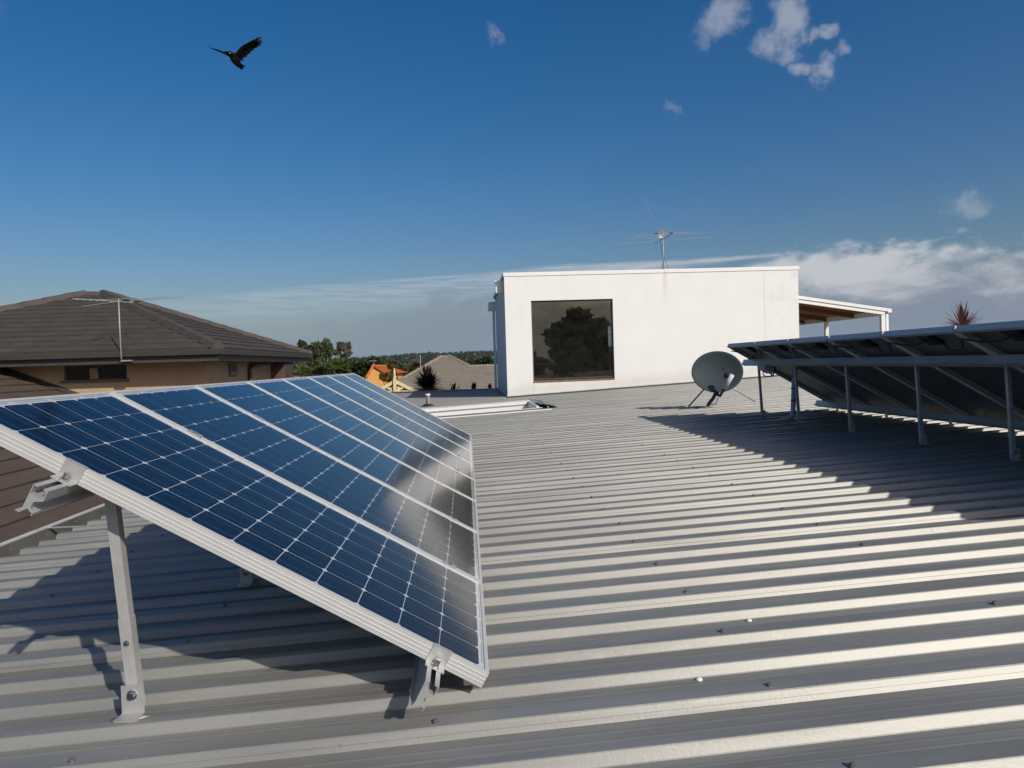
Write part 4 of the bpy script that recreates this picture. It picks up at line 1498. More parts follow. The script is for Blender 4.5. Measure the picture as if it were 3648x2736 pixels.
# neighbour's house on the left
HX, HY, HR = -4.74, 14.0, 4.0
HZ, HZR = 0.470, 1.985
rbx, rax = HX - HR, -9.20
hx_l = rax - HR
nh = Thing('neighbour_house', (-8.5, HY + 0.6, -4.2), 'two storey tan house with brown hipped tile roof at left', 'house')
rf = Thing('x', (0, 0, 0))
bpy.data.objects.remove(rf.o)
A, B = (rax, HY + HR, HZR), (rbx, HY + HR, HZR)
m = MB()                                     # underlay keeps light out below the courses
m.add([(hx_l, HY, HZ - 0.03), (HX, HY, HZ - 0.03), (HX, HY + 2 * HR, HZ - 0.03), (hx_l, HY + 2 * HR, HZ - 0.03), (rax, HY + HR, HZR - 0.03), (rbx, HY + HR, HZR - 0.03)],
      [(0, 1, 5, 4), (1, 2, 5), (2, 3, 4, 5), (3, 0, 4)])
roofp = nh.part('roof', m, MAT['cap'])
courses(nh, ((hx_l, HY, HZ), (HX, HY, HZ), B, A), 13, MAT['tile_x'], 0.03, parent=roofp)
courses(nh, ((HX, HY, HZ), (HX, HY + 2 * HR, HZ), B, B), 13, MAT['tile_y'], 0.03, parent=roofp)
ridge_cap(nh, (HX + 0.03, HY - 0.03, HZ + 0.02), (rbx, HY + HR, HZR + 0.03), MAT['cap'], 0.13, 0.085, 'hip_cap', parent=roofp)
ridge_cap(nh, (HX + 0.03, HY + 2 * HR, HZ + 0.02), (rbx, HY + HR, HZR + 0.03), MAT['cap'], 0.12, 0.08, 'hip_cap', parent=roofp)
ridge_cap(nh, (hx_l, HY, HZ + 0.02), (rax, HY + HR, HZR + 0.03), MAT['cap'], 0.12, 0.08, 'hip_cap', parent=roofp)
ridge_cap(nh, (rax, HY + HR, HZR + 0.01), (rbx, HY + HR, HZR + 0.01), MAT['cap'], 0.12, 0.06, parent=roofp)
ov = 0.62
# gutter and fascia
m = MB()
gp = [(0, 0.005), (-0.115, 0.005), (-0.115, -0.012), (-0.10, -0.10), (-0.01, -0.115), (0, -0.115)]
m.extrude([(-a_, b_) for a_, b_ in [(x_, z_) for x_, z_ in gp]], (hx_l, HY, HZ - 0.02), (HX + 0.11, HY, HZ - 0.02), (0, -1, 0), (0, 0, 1))
nh.part('gutter', m, MAT['fascia'])
m = MB()
m.extrude([(-a_, b_) for a_, b_ in gp], (HX, HY, HZ - 0.021), (HX, HY + 2 * HR, HZ - 0.021), (1, 0, 0), (0, 0, 1))
nh.part('gutter', m, MAT['fascia'])
m = MB()
m.box((hx_l, HY + 0.002, HZ - 0.245), (HX - 0.002, HY + 0.025, HZ - 0.03))
m.box((HX - 0.025, HY + 0.026, HZ - 0.245), (HX - 0.002, HY + 2 * HR, HZ - 0.03))
nh.part('fascia', m, MAT['fascia'])
m = MB()
m.box((hx_l, HY + 0.026, HZ - 0.235), (HX - 0.027, HY + 2 * HR, HZ - 0.225))
nh.part('soffit', m, MAT['soffit'])
wy, wxr = HY + ov, HX - 0.45
w1 = at(226, 1300, wy)
w2 = at(450, 1300, wy)
ws0, ws1 = -0.072, 0.215
m = MB()
xs = [hx_l + ov, w1.x, w2.x, wxr]
zs = [-4.2, ws0, ws1, HZ - 0.236]
m.add([(x, wy, z) for z in zs for x in xs], [(r * 4 + c, r * 4 + c + 1, (r + 1) * 4 + c + 1, (r + 1) * 4 + c) for r in range(3) for c in range(3) if not (r == 1 and c == 1)])
q = [(w1.x, ws0), (w2.x, ws0), (w2.x, ws1), (w1.x, ws1)]
for i in range(4):
    (xa, za), (xb, zb) = q[i], q[(i + 1) % 4]
    m.add([(xa, wy, za), (xb, wy, zb), (xb, wy + 0.12, zb), (xa, wy + 0.12, za)], [(0, 1, 2, 3)])
m.add([(wxr, wy, -4.2), (wxr, HY + 2 * HR - ov, -4.2), (wxr, HY + 2 * HR - ov, HZ - 0.236), (wxr, wy, HZ - 0.236)], [(0, 1, 2, 3)])
nh.part('wall', m, MAT['tan'], fix=False)
m = MB()
wm0 = w1.x + (w2.x - w1.x) * 0.39
wm1 = w1.x + (w2.x - w1.x) * 0.52
m.box((w1.x, wy + 0.07, ws0), (w2.x, wy + 0.11, ws0 + 0.02))
m.box((w1.x, wy + 0.07, ws1 - 0.02), (w2.x, wy + 0.11, ws1))
for xx in (w1.x + 0.001, wm0 - 0.03, wm1, w2.x - 0.031):
    m.box((xx, wy + 0.07, ws0 + 0.02), (xx + 0.03, wy + 0.11, ws1 - 0.02))
wn = nh.part('window', m, MAT['bronze'])
m = MB()
m.box((w1.x, wy + 0.085, ws0 + 0.01), (wm0, wy + 0.095, ws1 - 0.01))
nh.part('pane', m, MAT['dglass'], parent=wn)
m = MB()
m.box((wm1, wy + 0.085, ws0 + 0.01), (w2.x, wy + 0.095, ws1 - 0.01))
nh.part('pane', m, MAT['dglass'], parent=wn)
m = MB()
m.box((wm0, wy + 0.05, ws0 + 0.02), (wm1, wy + 0.09, ws1 - 0.06))
nh.part('mullion_panel', m, MAT['tan'], parent=wn)
m = MB()
m.box((w1.x - 0.06, wy - 0.05, ws0 - 0.045), (w2.x + 0.05, wy + 0.06, ws0 - 0.001))
nh.part('sill', m, MAT['soffit'], parent=wn)
# side wall small window, down pipe and end pier (wall facing +x)
sy0 = 15.95
m = MB()
m.box((wxr - 0.02, sy0, -0.10), (wxr + 0.015, sy0 + 0.55, 0.20))
sw = nh.part('side_window', m, MAT['bronze'])
m = MB()
m.box((wxr + 0.016, sy0 + 0.05, -0.06), (wxr + 0.020, sy0 + 0.50, 0.17))
nh.part('pane', m, MAT['dglass'], parent=sw)
m = MB()
dy0 = 17.3
m.tube([(HX - 0.05, dy0 + 1.1, HZ - 0.16), (wxr + 0.30, dy0 + 1.0, HZ - 0.25), (wxr + 0.10, dy0 + 0.05, HZ - 0.34), (wxr + 0.06, dy0, HZ - 0.42), (wxr + 0.06, dy0, -4.2)], 0.045, 10)
nh.part('down_pipe', m, MAT['fascia'], True)
m = MB()
m.box((wxr + 0.002, 19.3, -4.2), (wxr + 0.38, 20.2, HZ - 0.237))
nh.part('pier', m, MAT['darkbrick'])
# white vent on the side slope
m = MB()
vp_ = at(535, 1105, HY + HR + 1.4)
m.tube([vp_ + Vector((0, 0, -0.25)), vp_ + Vector((0, 0, 0.0)), vp_ + Vector((0, 0, 0.005)), vp_ + Vector((0, 0, 0.05))], [0.045, 0.045, 0.06, 0.055], 10)
nh.part('roof_vent', m, MAT['white_pvc'], True)
# lower single storey roof towards us: courses run along y
LZ = lambda x: -1.6 + 0.404 * (-x - 4.74)
lx0, lx1 = -3.42, -10.4
m = MB()
m.add([(lx0, -4, LZ(lx0) - 0.04), (lx0, HY + ov - 0.002, LZ(lx0) - 0.04), (lx1, HY + ov - 0.002, LZ(lx1) - 0.04), (lx1, -4, LZ(lx1) - 0.04)], [(0, 1, 2, 3)])
lr = nh.part('lower_roof', m, MAT['cap'])
nl = round((lx0 - lx1) / 0.297)
courses(nh, ((lx0, HY + ov - 0.004, LZ(lx0)), (lx0, -4, LZ(lx0)), (lx1, -4, LZ(lx1)), (lx1, HY + ov - 0.004, LZ(lx1))), nl, MAT['tile_near'], 0.032, parent=lr)
m = MB()
m.add([(lx0 - 0.1, HY + ov - 0.10, LZ(lx0 - 0.1) + 0.035), (lx1, HY + ov - 0.10, LZ(lx1) + 0.035), (lx1, HY + ov - 0.006, LZ(lx1) + 0.10), (lx0 - 0.1, HY + ov - 0.006, LZ(lx0 - 0.1) + 0.10)], [(0, 1, 2, 3)])
nh.part('wall_flashing', m, MAT['fascia'])
m = MB()
m.box((lx0 - 0.5, -4, -4.2), (lx0 - 0.3, HY, LZ(lx0) - 0.1))
nh.part('lower_wall', m, MAT['tan'])

# antenna on the neighbour's eave
ya = HY - 0.13
b0 = at(432, 1283, ya)
t = Thing('tv_antenna', tuple(b0), 'television antenna on a pole fixed to the eave of the tan house', 'antenna')
m = MB()
m.tube([b0 + Vector((0, 0.06, 0.0)), b0 + Vector((0, 0.0, 0.03)), at(427, 1180, ya), at(422, 1064, ya)], 0.013, 8)
t.part('mast', m, MAT['ant'], True)
m = MB()
m.box(b0 + Vector((-0.02, 0.02, -0.025)), b0 + Vector((0.17, 0.10, 0.0)))
t.part('mast_bracket', m, MAT['ant'])
m = MB()
m.tube([at(258, 1064, ya - 0.55), at(390, 1072, ya - 0.05), at(470, 1078, ya + 0.25), at(490, 1074, ya + 0.55)], 0.009, 6)
boom = t.part('boom', m, MAT['ant'])
for (xa, y_a, xb, y_b, dy) in ((420, 1076, 648, 1059, 0.0), (395, 1073, 600, 1058, 0.4), (292, 1091, 424, 1074, 0.2), (350, 1068, 488, 1062, 0.6), (440, 1078, 500, 1072, 0.1)):
    m = MB()
    rod(m, at(xa, y_a, ya + dy), at(xb, y_b, ya + dy), 0.0060)
    t.part('element', m, MAT['ant'], parent=boom)
for k in range(6):
    m = MB()
    c = at(268 + 24 * k, 1066 + 1.3 * k, ya - 0.5 + 0.09 * k)
    rod(m, c - Vector((0.045, 0.0, -0.004)), c + Vector((0.05, 0.0, -0.012)), 0.0075)
    t.part('director', m, MAT['ant'], parent=boom)
for px_, py_ in ((385, 1072), (450, 1071), (488, 1074)):
    m = MB()
    c = at(px_, py_, ya)
    m.tube([c - Vector((0.05, 0, 0)), c + Vector((0.05, 0, 0.004))], 0.016, 8)
    t.part('insulator', m, MAT['black'], parent=boom)

# ------------------------------------------------------------------ houses farther off
gh = Thing('grey_tiled_house', (-1.0, 43.0, -4.2), 'house with broad grey brown hipped tile roof behind the dark strap leaved plants', 'house')
ez, ey, ry_, rz_ = -1.58, 41.0, 46.0, 0.578
elx, erx = -5.35, 5.5
gL, gR = (-1.59, ry_, rz_), (-1.09, ry_, rz_)
f2 = (-0.075 - ez) / (rz_ - ez)               # height of the lower ridge on the same front slope
y2 = ey + (ry_ - ey) * f2
hipx = 0.06 * y2 / 43
n1 = 11
# lower part of the front slope up to the lower ridge, full width
l2 = Vector((elx, ey, ez)).lerp(Vector(gL), f2)
courses(gh, ((elx, ey, ez), (erx, ey, ez), (erx, y2, -0.075), tuple(l2)), n1, MAT['tile_grey'], 0.055)
courses(gh, (tuple(l2), (hipx + 0.05, y2, -0.075), gR, gL), 5, MAT['tile_grey'], 0.055)
ridge_cap(gh, (elx, ey, ez + 0.02), (gL[0], gL[1], rz_ + 0.02), MAT['tile_grey'], 0.13, 0.07, 'hip_cap')
ridge_cap(gh, (hipx + 0.08, y2, -0.05), (gR[0], gR[1], rz_ + 0.02), MAT['tile_grey'], 0.16, 0.09, 'hip_cap')
ridge_cap(gh, gL, gR, MAT['tile_grey'], 0.12, 0.05)
ridge_cap(gh, (hipx + 0.1, y2, -0.075), (erx, y2, -0.075), MAT['tile_grey'], 0.13, 0.05)
m = MB()
m.add([(elx, ey, ez - 0.05), (erx, ey, ez - 0.05), (erx, y2, -0.13), (hipx, y2, -0.13), (gR[0], ry_, rz_ - 0.05), (gL[0], ry_, rz_ - 0.05), (elx, 51, ez - 0.05), (gR[0] + 5, 51, ez - 0.05)],
      [(0, 1, 2, 3, 4, 5), (0, 5, 6), (5, 4, 7, 6), (4, 3, 7)])
gh.part('roof_underlay', m, MAT['cap'])
m = MB()
m.box((elx + 0.6, ey + 0.6, -4.2), (erx - 0.6, 50.4, ez - 0.06))
gh.part('wall', m, MAT['brick'])

# cream gable of a porch with turned finial
yg = 35.0
t = Thing('cream_gable_porch', (-3.5, yg, -4.2), 'porch gable in cream fretwork with a tall finial beside the grey roof', 'porch')
ap = at(1407, 1356, yg)
lft = at(1350, 1388, yg)
rgt = at(1484, 1394, yg)
pitch_ = (ap.z - rgt.z) / (rgt.x - ap.x)
hw = rgt.x - ap.x
bzg = rgt.z


def bar(m, a, b, w, d=0.06, dy=0.0):
    a, b = Vector(a), Vector(b)
    ax = (b - a).normalized()
    u = Vector((-ax.z, 0, ax.x))
    m.obox((a + b) / 2 + Vector((0, dy, 0)), ax * ((b - a).length / 2), u * (w / 2), Vector((0, d / 2, 0)))


for s, nm in ((-1, 'barge_board'), (1, 'barge_board')):
    m = MB()
    bar(m, ap + Vector((0, 0, -0.03)), Vector((ap.x + s * (hw + 0.05), yg, bzg - 0.05)), 0.16, 0.05, -0.03)
    t.part(nm, m, MAT['cream'])
    m = MB()
    bar(m, Vector((ap.x + s * 0.04, yg, bzg + 0.02)), Vector((ap.x + s * hw * 0.46, yg, bzg + (ap.z - bzg) * 0.5)), 0.09, 0.04)
    t.part('brace', m, MAT['cream'])
    m = MB()
    q = [(ap.x + s * 0.1, yg + 0.03, bzg + 0.12), (ap.x + s * hw * 0.42, yg + 0.03, bzg + 0.12), (ap.x + s * 0.1, yg + 0.03, bzg + (ap.z - bzg) * 0.55)]
    m.prism(q, (0, 0.02, 0))
    t.part('infill', m, MAT['cream'])
m = MB()
bar(m, Vector((ap.x - hw, yg, bzg + 0.0)), Vector((ap.x + hw, yg, bzg + 0.0)), 0.13, 0.05)
t.part('tie_beam', m, MAT['cream'])
m = MB()
m.prism([(ap.x - hw, yg + 0.10, bzg), (ap.x + hw, yg + 0.10, bzg), (ap.x, yg + 0.10, ap.z - 0.05)], (0, 0.03, 0))
t.part('gable_panel', m, MAT['brown'])
tz = at(1406, 1312, yg).z
m = MB()
m.box((ap.x - 0.075, yg - 0.16, bzg - 0.15), (ap.x + 0.075, yg - 0.055, ap.z + 0.14))
t.part('king_post', m, MAT['cream'])
m = MB()
m.tube([(ap.x, yg - 0.105, ap.z + 0.14), (ap.x, yg - 0.105, ap.z + 0.17), (ap.x, yg - 0.105, ap.z + 0.19), (ap.x, yg - 0.105, ap.z + 0.26), (ap.x, yg - 0.105, tz)], [0.07, 0.075, 0.045, 0.06, 0.028], 10)
t.part('finial', m, MAT['cream'], True)
for s in (-1, 1):
    m = MB()
    m.add([(ap.x, yg + 0.13, ap.z + 0.05), (ap.x, yg + 4, ap.z + 0.05), (ap.x + s * (hw + 0.1), yg + 4, bzg - 0.05), (ap.x + s * (hw + 0.1), yg + 0.13, bzg - 0.05),
           (ap.x, yg + 0.13, ap.z), (ap.x, yg + 4, ap.z), (ap.x + s * (hw + 0.1), yg + 4, bzg - 0.1), (ap.x + s * (hw + 0.1), yg + 0.13, bzg - 0.1)],
          [(0, 1, 2, 3), (4, 5, 6, 7), (0, 3, 7, 4), (3, 2, 6, 7)])
    t.part('roof_slope', m, MAT['tile_grey'])
m = MB()
for s in (-1, 1):
    m.box((ap.x + s * (hw - 0.15) - 0.05, yg, -4.2), (ap.x + s * (hw - 0.15) + 0.05, yg + 0.1, bzg - 0.07))
t.part('posts', m, MAT['cream'])


def gable_house(name, label, org, ang, w, L, eave, ridge, hip, wall_m, roof_m, n=9, group=None):
    """gable end towards the viewer at org, ridge runs back at angle ang, hipped far end"""
    t = Thing(name, (org[0], org[1], -4.2), label, 'house', group)
    d = Vector((math.sin(ang), math.cos(ang), 0))
    s = Vector((math.cos(ang), -math.sin(ang), 0))
    o_ = Vector(org)
    o_.z = 0

    def P_(a, b, z):
        return o_ + s * a + d * b + Vector((0, 0, z))
    m = MB()
    gp = [P_(-w / 2, 0, -4.2), P_(w / 2, 0, -4.2), P_(w / 2, 0, eave), P_(0, 0, ridge - 0.06), P_(-w / 2, 0, eave)]
    m.prism(gp, d * 0.15)
    t.part('gable_wall', m, wall_m)
    m = MB()
    for sg in (-1, 1):
        a = [P_(sg * w / 2, 0.15, -4.2), P_(sg * w / 2, L - 0.3, -4.2), P_(sg * w / 2, L - 0.3, eave), P_(sg * w / 2, 0.15, eave)]
        m.prism(a, s * (-sg * 0.15))
    t.part('side_wall', m, wall_m)
    ovh = 0.45
    drop = (ridge - eave) / (w / 2) * ovh
    for sg in (-1, 1):
        q = (P_(sg * (w / 2 + ovh), -0.25, eave - drop), P_(sg * (w / 2 + ovh), L + hip * 0.3, eave - drop), P_(0, L - hip, ridge), P_(0, -0.25, ridge))
        if sg < 0:
            q = (q[1], q[0], q[3], q[2])
        courses(t, q, n, roof_m, 0.035)
    courses(t, (P_(w / 2 + ovh, L + hip * 0.3, eave - drop), P_(-w / 2 - ovh, L + hip * 0.3, eave - drop), P_(0, L - hip, ridge), P_(0, L - hip, ridge)), n, roof_m, 0.035)
    ridge_cap(t, P_(0, -0.3, ridge), P_(0, L - hip, ridge), roof_m, 0.14, 0.09)
    for sg in (-1, 1):
        m = MB()
        bar_a, bar_b = P_(0, -0.27, ridge - 0.02), P_(sg * (w / 2 + ovh), -0.27, eave - drop - 0.02)
        ax = (bar_b - bar_a).normalized()
        m.obox((bar_a + bar_b) / 2, ax * ((bar_b - bar_a).length / 2), d * 0.03, ax.cross(d) * 0.10)
        t.part('barge_board', m, roof_m)
    return t


oh = Thing('orange_house', (-7.4, 60, -4.2), 'orange rendered house with terracotta roof among the trees', 'house')
g0, g1, g2 = at(1327, 1306, 60), at(1306, 1343, 60), at(1374, 1329, 60)
m = MB()
m.prism([(g1.x + 0.05, 60, -4.2), (g2.x, 60, -4.2), (g2.x, 60, g2.z), (g0.x, 60, g0.z), (g1.x + 0.05, 60, g1.z)], (0, 0.2, 0))
oh.part('gable_wall', m, MAT['orange_wall'])
m = MB()
e2 = at(1436, 1331, 64)
m.prism([(g2.x, 60.01, -4.2), (e2.x, 64, -4.2), (e2.x, 64, e2.z - 0.05), (g2.x, 60.01, g2.z - 0.05)], (-0.1, 0.2, 0))
oh.part('side_wall', m, MAT['orange_wall'])
courses(oh, (tuple(at(1378, 1333, 59.8)), tuple(at(1453, 1327, 64)), tuple(at(1380, 1303, 66)), tuple(at(1328, 1303, 59.8))), 9, MAT['terracotta'], 0.05)
m = MB()
a_, b_ = at(1328, 1303, 59.75), at(1303, 1345, 59.75)
c_, d_ = at(1328, 1303, 66), at(1303, 1345, 66)
m.prism([tuple(a_), tuple(b_), (b_.x, 66, b_.z), (a_.x, 66, a_.z)], (-0.03, 0, 0.06))
oh.part('roof_slope', m, MAT['terracotta'])
m = MB()
ax = (b_ - a_).normalized()
m.obox((a_ + b_) / 2 + Vector((0.03, -0.03, -0.02)), ax * (b_ - a_).length * 0.5, Vector((0, 0.03, 0)), ax.cross(Vector((0, 1, 0))) * 0.09)
oh.part('barge_board', m, MAT['terracotta'])
ridge_cap(oh, tuple(at(1328, 1303, 59.7)), tuple(at(1380, 1303, 66)), MAT['terracotta'], 0.14, 0.08)
dh = gable_house('red_roofed_house', 'low house with dull red tiled roof showing above the far edge of the left panels', at(1010, 1338, 48) + Vector((-1.2, 0, 0)), R(62), 4.5, 4.2, -1.35, -0.47, 2.0, MAT['brick'], MAT['tile_dull'], 8)


def small_antenna(label, px, py0, py1, y, w=0.5):
    a, b = at(px, py1, y), at(px - 1, py0, y)
    t = Thing('tv_antenna', tuple(a), label, 'antenna')
    m = MB()
    m.tube([a + Vector((0, 0, -0.4)), b], 0.03, 6)
    t.part('mast', m, MAT['galv'])
    m = MB()
    m.tube([b + Vector((-w, 0.2, 0.0)), b + Vector((w * 0.5, -0.2, 0))], 0.03, 6)
    bm_ = t.part('boom', m, MAT['galv'])
    for k in range(5):
        m = MB()
        c = b + Vector((-w + k * w * 0.37, 0.2 - 0.1 * k, 0))
        m.tube([c + Vector((-0.06, -0.3, 0)), c + Vector((0.06, 0.3, 0))], 0.018, 5)
        t.part('element', m, MAT['galv'], parent=bm_)


small_antenna('small antenna on a tall thin pole behind the grey tiled roof', 1498, 1257, 1312, 50, 0.30)
small_antenna('small flat antenna on the ridge of the orange house', 1332, 1286, 1303, 61, 0.32)
p0 = at(1036, 1336, 70)
t = Thing('light_pole', (p0.x, 70, -4.2), 'thin white pole standing before the trees right of the tan house', 'pole')
m = MB()
m.tube([(p0.x, 70, -4.2), (p0.x, 70, 0.78)], [0.09, 0.06], 8)
t.part('shaft', m, MAT['white_pvc'], True)
m = MB()
m.box((p0.x - 0.12, 69.9, 0.78), (p0.x + 0.12, 70.1, 0.83))
t.part('pole_cap', m, MAT['white_pvc'])


# ------------------------------------------------------------------ trees and plants
def tree(name, label, base, blobs, leafm, n=150, size=0.28, trunk=0.14, group=None, cat='tree', seed=1, limb=True):
    """base (eye relative x, y); blobs: (dx, dy, z, rx, ry, rz) foliage clumps"""
    rn = random.Random(seed)
    t = Thing(name, (base[0], base[1], -4.2), label, cat, group)
    m = MB()
    zc = min(b[2] for b in blobs)
    fork = Vector((base[0], base[1], -4.2 + (zc + 4.2) * 0.55))
    m.tube([(base[0], base[1], -4.2), (base[0] + 0.1, base[1], -4.2 + (fork.z + 4.2) * 0.5), fork], [trunk * 1.25, trunk, trunk * 0.85], 8)
    if limb:
        for b in blobs:
            c = Vector((base[0] + b[0], base[1] + b[1], b[2]))
            mid = fork.lerp(c, 0.55) + Vector((rn.uniform(-0.2, 0.2), rn.uniform(-0.2, 0.2), 0.15))
            m.tube([fork, mid, c, c + Vector((0, 0, b[5] * 0.5))], [trunk * 0.6, trunk * 0.4, trunk * 0.22, trunk * 0.08], 6)
    t.part('trunk', m, MAT['bark'], True)
    m = MB()
    for b in blobs:
        c = (base[0] + b[0], base[1] + b[1], b[2])
        vol = b[3] * b[5]
        k = max(60, int(n * vol * 2.6))
        ns = 7
        for q in range(ns):                      # each clump is broken into sprays
            a = Vector((rn.gauss(0, 1), rn.gauss(0, 1), rn.gauss(0, 1))).normalized()
            cc = (c[0] + a.x * b[3] * 0.62, c[1] + a.y * b[4] * 0.62, c[2] + a.z * b[5] * 0.62)
            f = rn.uniform(0.34, 0.52)
            leaf_quads(m, rn, cc, (b[3] * f, b[4] * f, b[5] * f), k // ns, size, 0.4)
        leaf_quads(m, rn, c, (b[3] * 0.75, b[4] * 0.75, b[5] * 0.75), k // 3, size, 0.3)
    t.part('crown', m, leafm, fix=False)
    return t


def px_blobs(cx, D, lst, sc=1.0):
    """clumps from pixel centre and radius at distance D"""
    out = []
    c0 = at(cx, 1315, D).x
    for (px, py, rx, rz__) in lst:
        p = at(px, py, D)
        k = D / F_PX
        out.append((p.x - c0, random.uniform(-1, 1) * rx * k * 0.6, p.z, rx * k, rx * k, rz__ * k))
    return (c0, D), out


b, bl = px_blobs(1140, 90, [(1088, 1238, 20, 20), (1078, 1225, 15, 14), (1065, 1243, 10, 10), (1130, 1232, 27, 20), (1160, 1228, 22, 18), (1145, 1262, 36, 24), (1110, 1275, 22, 20), (1140, 1292, 40, 24), (1160, 1310, 46, 22), (1120, 1315, 34, 20), (1100, 1255, 14, 14), (1175, 1250, 14, 16)])
tree('eucalyptus_tree', 'tall grey green eucalyptus with clumped crown right of the tan house', b, bl, MAT['euc'], 170, 0.30, 0.22, 'background trees', seed=3)
b, bl = px_blobs(1215, 92, [(1212, 1232, 17, 16), (1235, 1237, 19, 18), (1206, 1250, 14, 14), (1240, 1260, 15, 16), (1228, 1248, 14, 12), (1216, 1268, 9, 8), (1195, 1256, 9, 8)])
tree('eucalyptus_tree', 'thin open eucalyptus with pale grey leaves on bare limbs', b, bl, MAT['euc2'], 120, 0.28, 0.13, 'background trees', seed=4)
b, bl = px_blobs(1215, 84, [(1205, 1300, 30, 22), (1235, 1296, 24, 20), (1180, 1310, 24, 18), (1222, 1318, 34, 18), (1245, 1310, 22, 18)])
tree('leafy_tree', 'bright green bushy tree below the pale open eucalyptus', b, bl, MAT['green'], 170, 0.28, 0.16, 'background trees', seed=5)
b, bl = px_blobs(1310, 80, [(1285, 1300, 30, 18), (1325, 1292, 32, 16), (1350, 1300, 28, 20), (1300, 1325, 40, 24), (1335, 1282, 18, 9), (1362, 1312, 26, 22), (1270, 1318, 22, 20)])
tree('dense_tree', 'dense dark green tree behind the orange house', b, bl, MAT['dkleaf'], 220, 0.28, 0.18, 'background trees', seed=6)
b, bl = px_blobs(1420, 95, [(1400, 1300, 30, 14), (1430, 1306, 26, 16), (1450, 1316, 30, 16), (1470, 1322, 24, 14), (1385, 1292, 20, 12)])
tree('leafy_tree', 'dull olive tree spreading behind the terracotta roof', b, bl, MAT['euc'], 170, 0.30, 0.18, 'background trees', seed=7)
b, bl = px_blobs(1395, 44, [(1400, 1290, 13, 9), (1393, 1303, 14, 9), (1403, 1310, 10, 8), (1385, 1335, 18, 14), (1395, 1350, 20, 14), (1372, 1348, 16, 12), (1360, 1340, 10, 10), (1400, 1330, 10, 14)])
tree('autumn_tree', 'slim yellowing tree in front of the orange house', b, bl, MAT['yellow'], 420, 0.14, 0.06, 'background trees', seed=8)
b, bl = px_blobs(1490, 75, [(1487, 1298, 14, 10), (1478, 1310, 16, 10), (1500, 1305, 12, 10), (1465, 1318, 14, 8)])
tree('rusty_tree', 'rust brown small tree at the left hip of the grey tiled roof', b, bl, MAT['rust'], 240, 0.24, 0.1, 'background trees', seed=9)
b, bl = px_blobs(1735, 62, [(1710, 1290, 16, 12), (1735, 1284, 18, 12), (1722, 1298, 24, 12), (1685, 1296, 14, 9), (1752, 1294, 12, 10)])
tree('round_shrub_tree', 'rounded dark green tree above the grey tiled roof by the white block', b, bl, MAT['dkleaf'], 260, 0.22, 0.12, 'background trees', seed=10)
b, bl = px_blobs(1655, 66, [(1640, 1285, 18, 9), (1660, 1294, 16, 8), (1668, 1298, 10, 8)])
tree('rusty_tree', 'reddish brown tree behind the right hip of the grey tiled roof', b, bl, MAT['rust'], 260, 0.22, 0.1, 'background trees', seed=12)
b, bl = px_blobs(1050, 76, [(1015, 1318, 16, 12), (1030, 1322, 16, 10), (1075, 1312, 18, 14), (1060, 1325, 22, 10), (1090, 1322, 22, 14)])
tree('leafy_tree', 'low sunlit green tree beside the thin white pole', b, bl, MAT['green'], 200, 0.26, 0.1, 'background trees', seed=13)
b, bl = px_blobs(960, 84, [(1010, 1302, 20, 8), (990, 1306, 24, 12), (960, 1310, 26, 14)])
tree('leafy_tree', 'olive tree seen under the right end of the tan house eave', b, bl, MAT['euc'], 180, 0.3, 0.14, 'background trees', seed=14)
rnd = random.Random(21)                       # scrub between the houses and the hill reads as one mass
mb = MB()
for i in range(900):
    y = rnd.uniform(110, 420)
    x = rnd.uniform(-0.40, 0.16) * y
    hh = rnd.uniform(2.0, 4.6)
    leaf_quads(mb, rnd, (x, y, -4.2 + hh * 0.5), (hh * 0.7, hh * 0.7, hh * 0.5), 16, hh * 0.24, 0.5)
o = mb.build('scrub', MAT['dkleaf'], org=(0, 110, -4.2), fix=False)
tag(o, 'low green scrub between the houses and the wooded ridge', 'scrub', kind='stuff')


def cordyline(name, label, c, r, n, mat, up=0.25, width=0.045, group=None, droop=0.25, seed=1, stem=True):
    rn = random.Random(seed)
    t = Thing(name, (c[0], c[1], -4.2), label, 'plant', group)
    c = Vector(c)
    if stem:
        m = MB()
        m.tube([(c.x, c.y, -4.2), (c.x + 0.05, c.y, (c.z - 4.2) / 2), c], [0.09, 0.075, 0.06], 8)
        t.part('trunk', m, MAT['bark'], True)
    m = MB()
    for k in range(n):
        a = rn.uniform(0, 2 * math.pi)
        e = math.asin(max(-0.95, min(0.98, rn.uniform(-0.35, 1.0) + up)))
        d = Vector((math.cos(a) * math.cos(e), math.sin(a) * math.cos(e), math.sin(e)))
        L = r * rn.uniform(0.72, 1.12)
        s = d.cross(Vector((0, 0, 1)))
        s = s.normalized() if s.length > 0.05 else Vector((1, 0, 0))
        w = width * rn.uniform(0.7, 1.2)
        pts = []
        for i in range(4):
            f = (0.08, 0.35, 0.7, 1.0)[i]
            p = c + d * L * f + Vector((0, 0, -droop * L * f * f * math.cos(e)))
            ww = w * (0.7, 1.0, 0.65, 0.04)[i]
            pts += [p - s * ww * 0.5, p + s * ww * 0.5]
        m.add(pts, [(0, 1, 3, 2), (2, 3, 5, 4), (4, 5, 7, 6)])
    t.part('leaves', m, mat, fix=False)
    return t


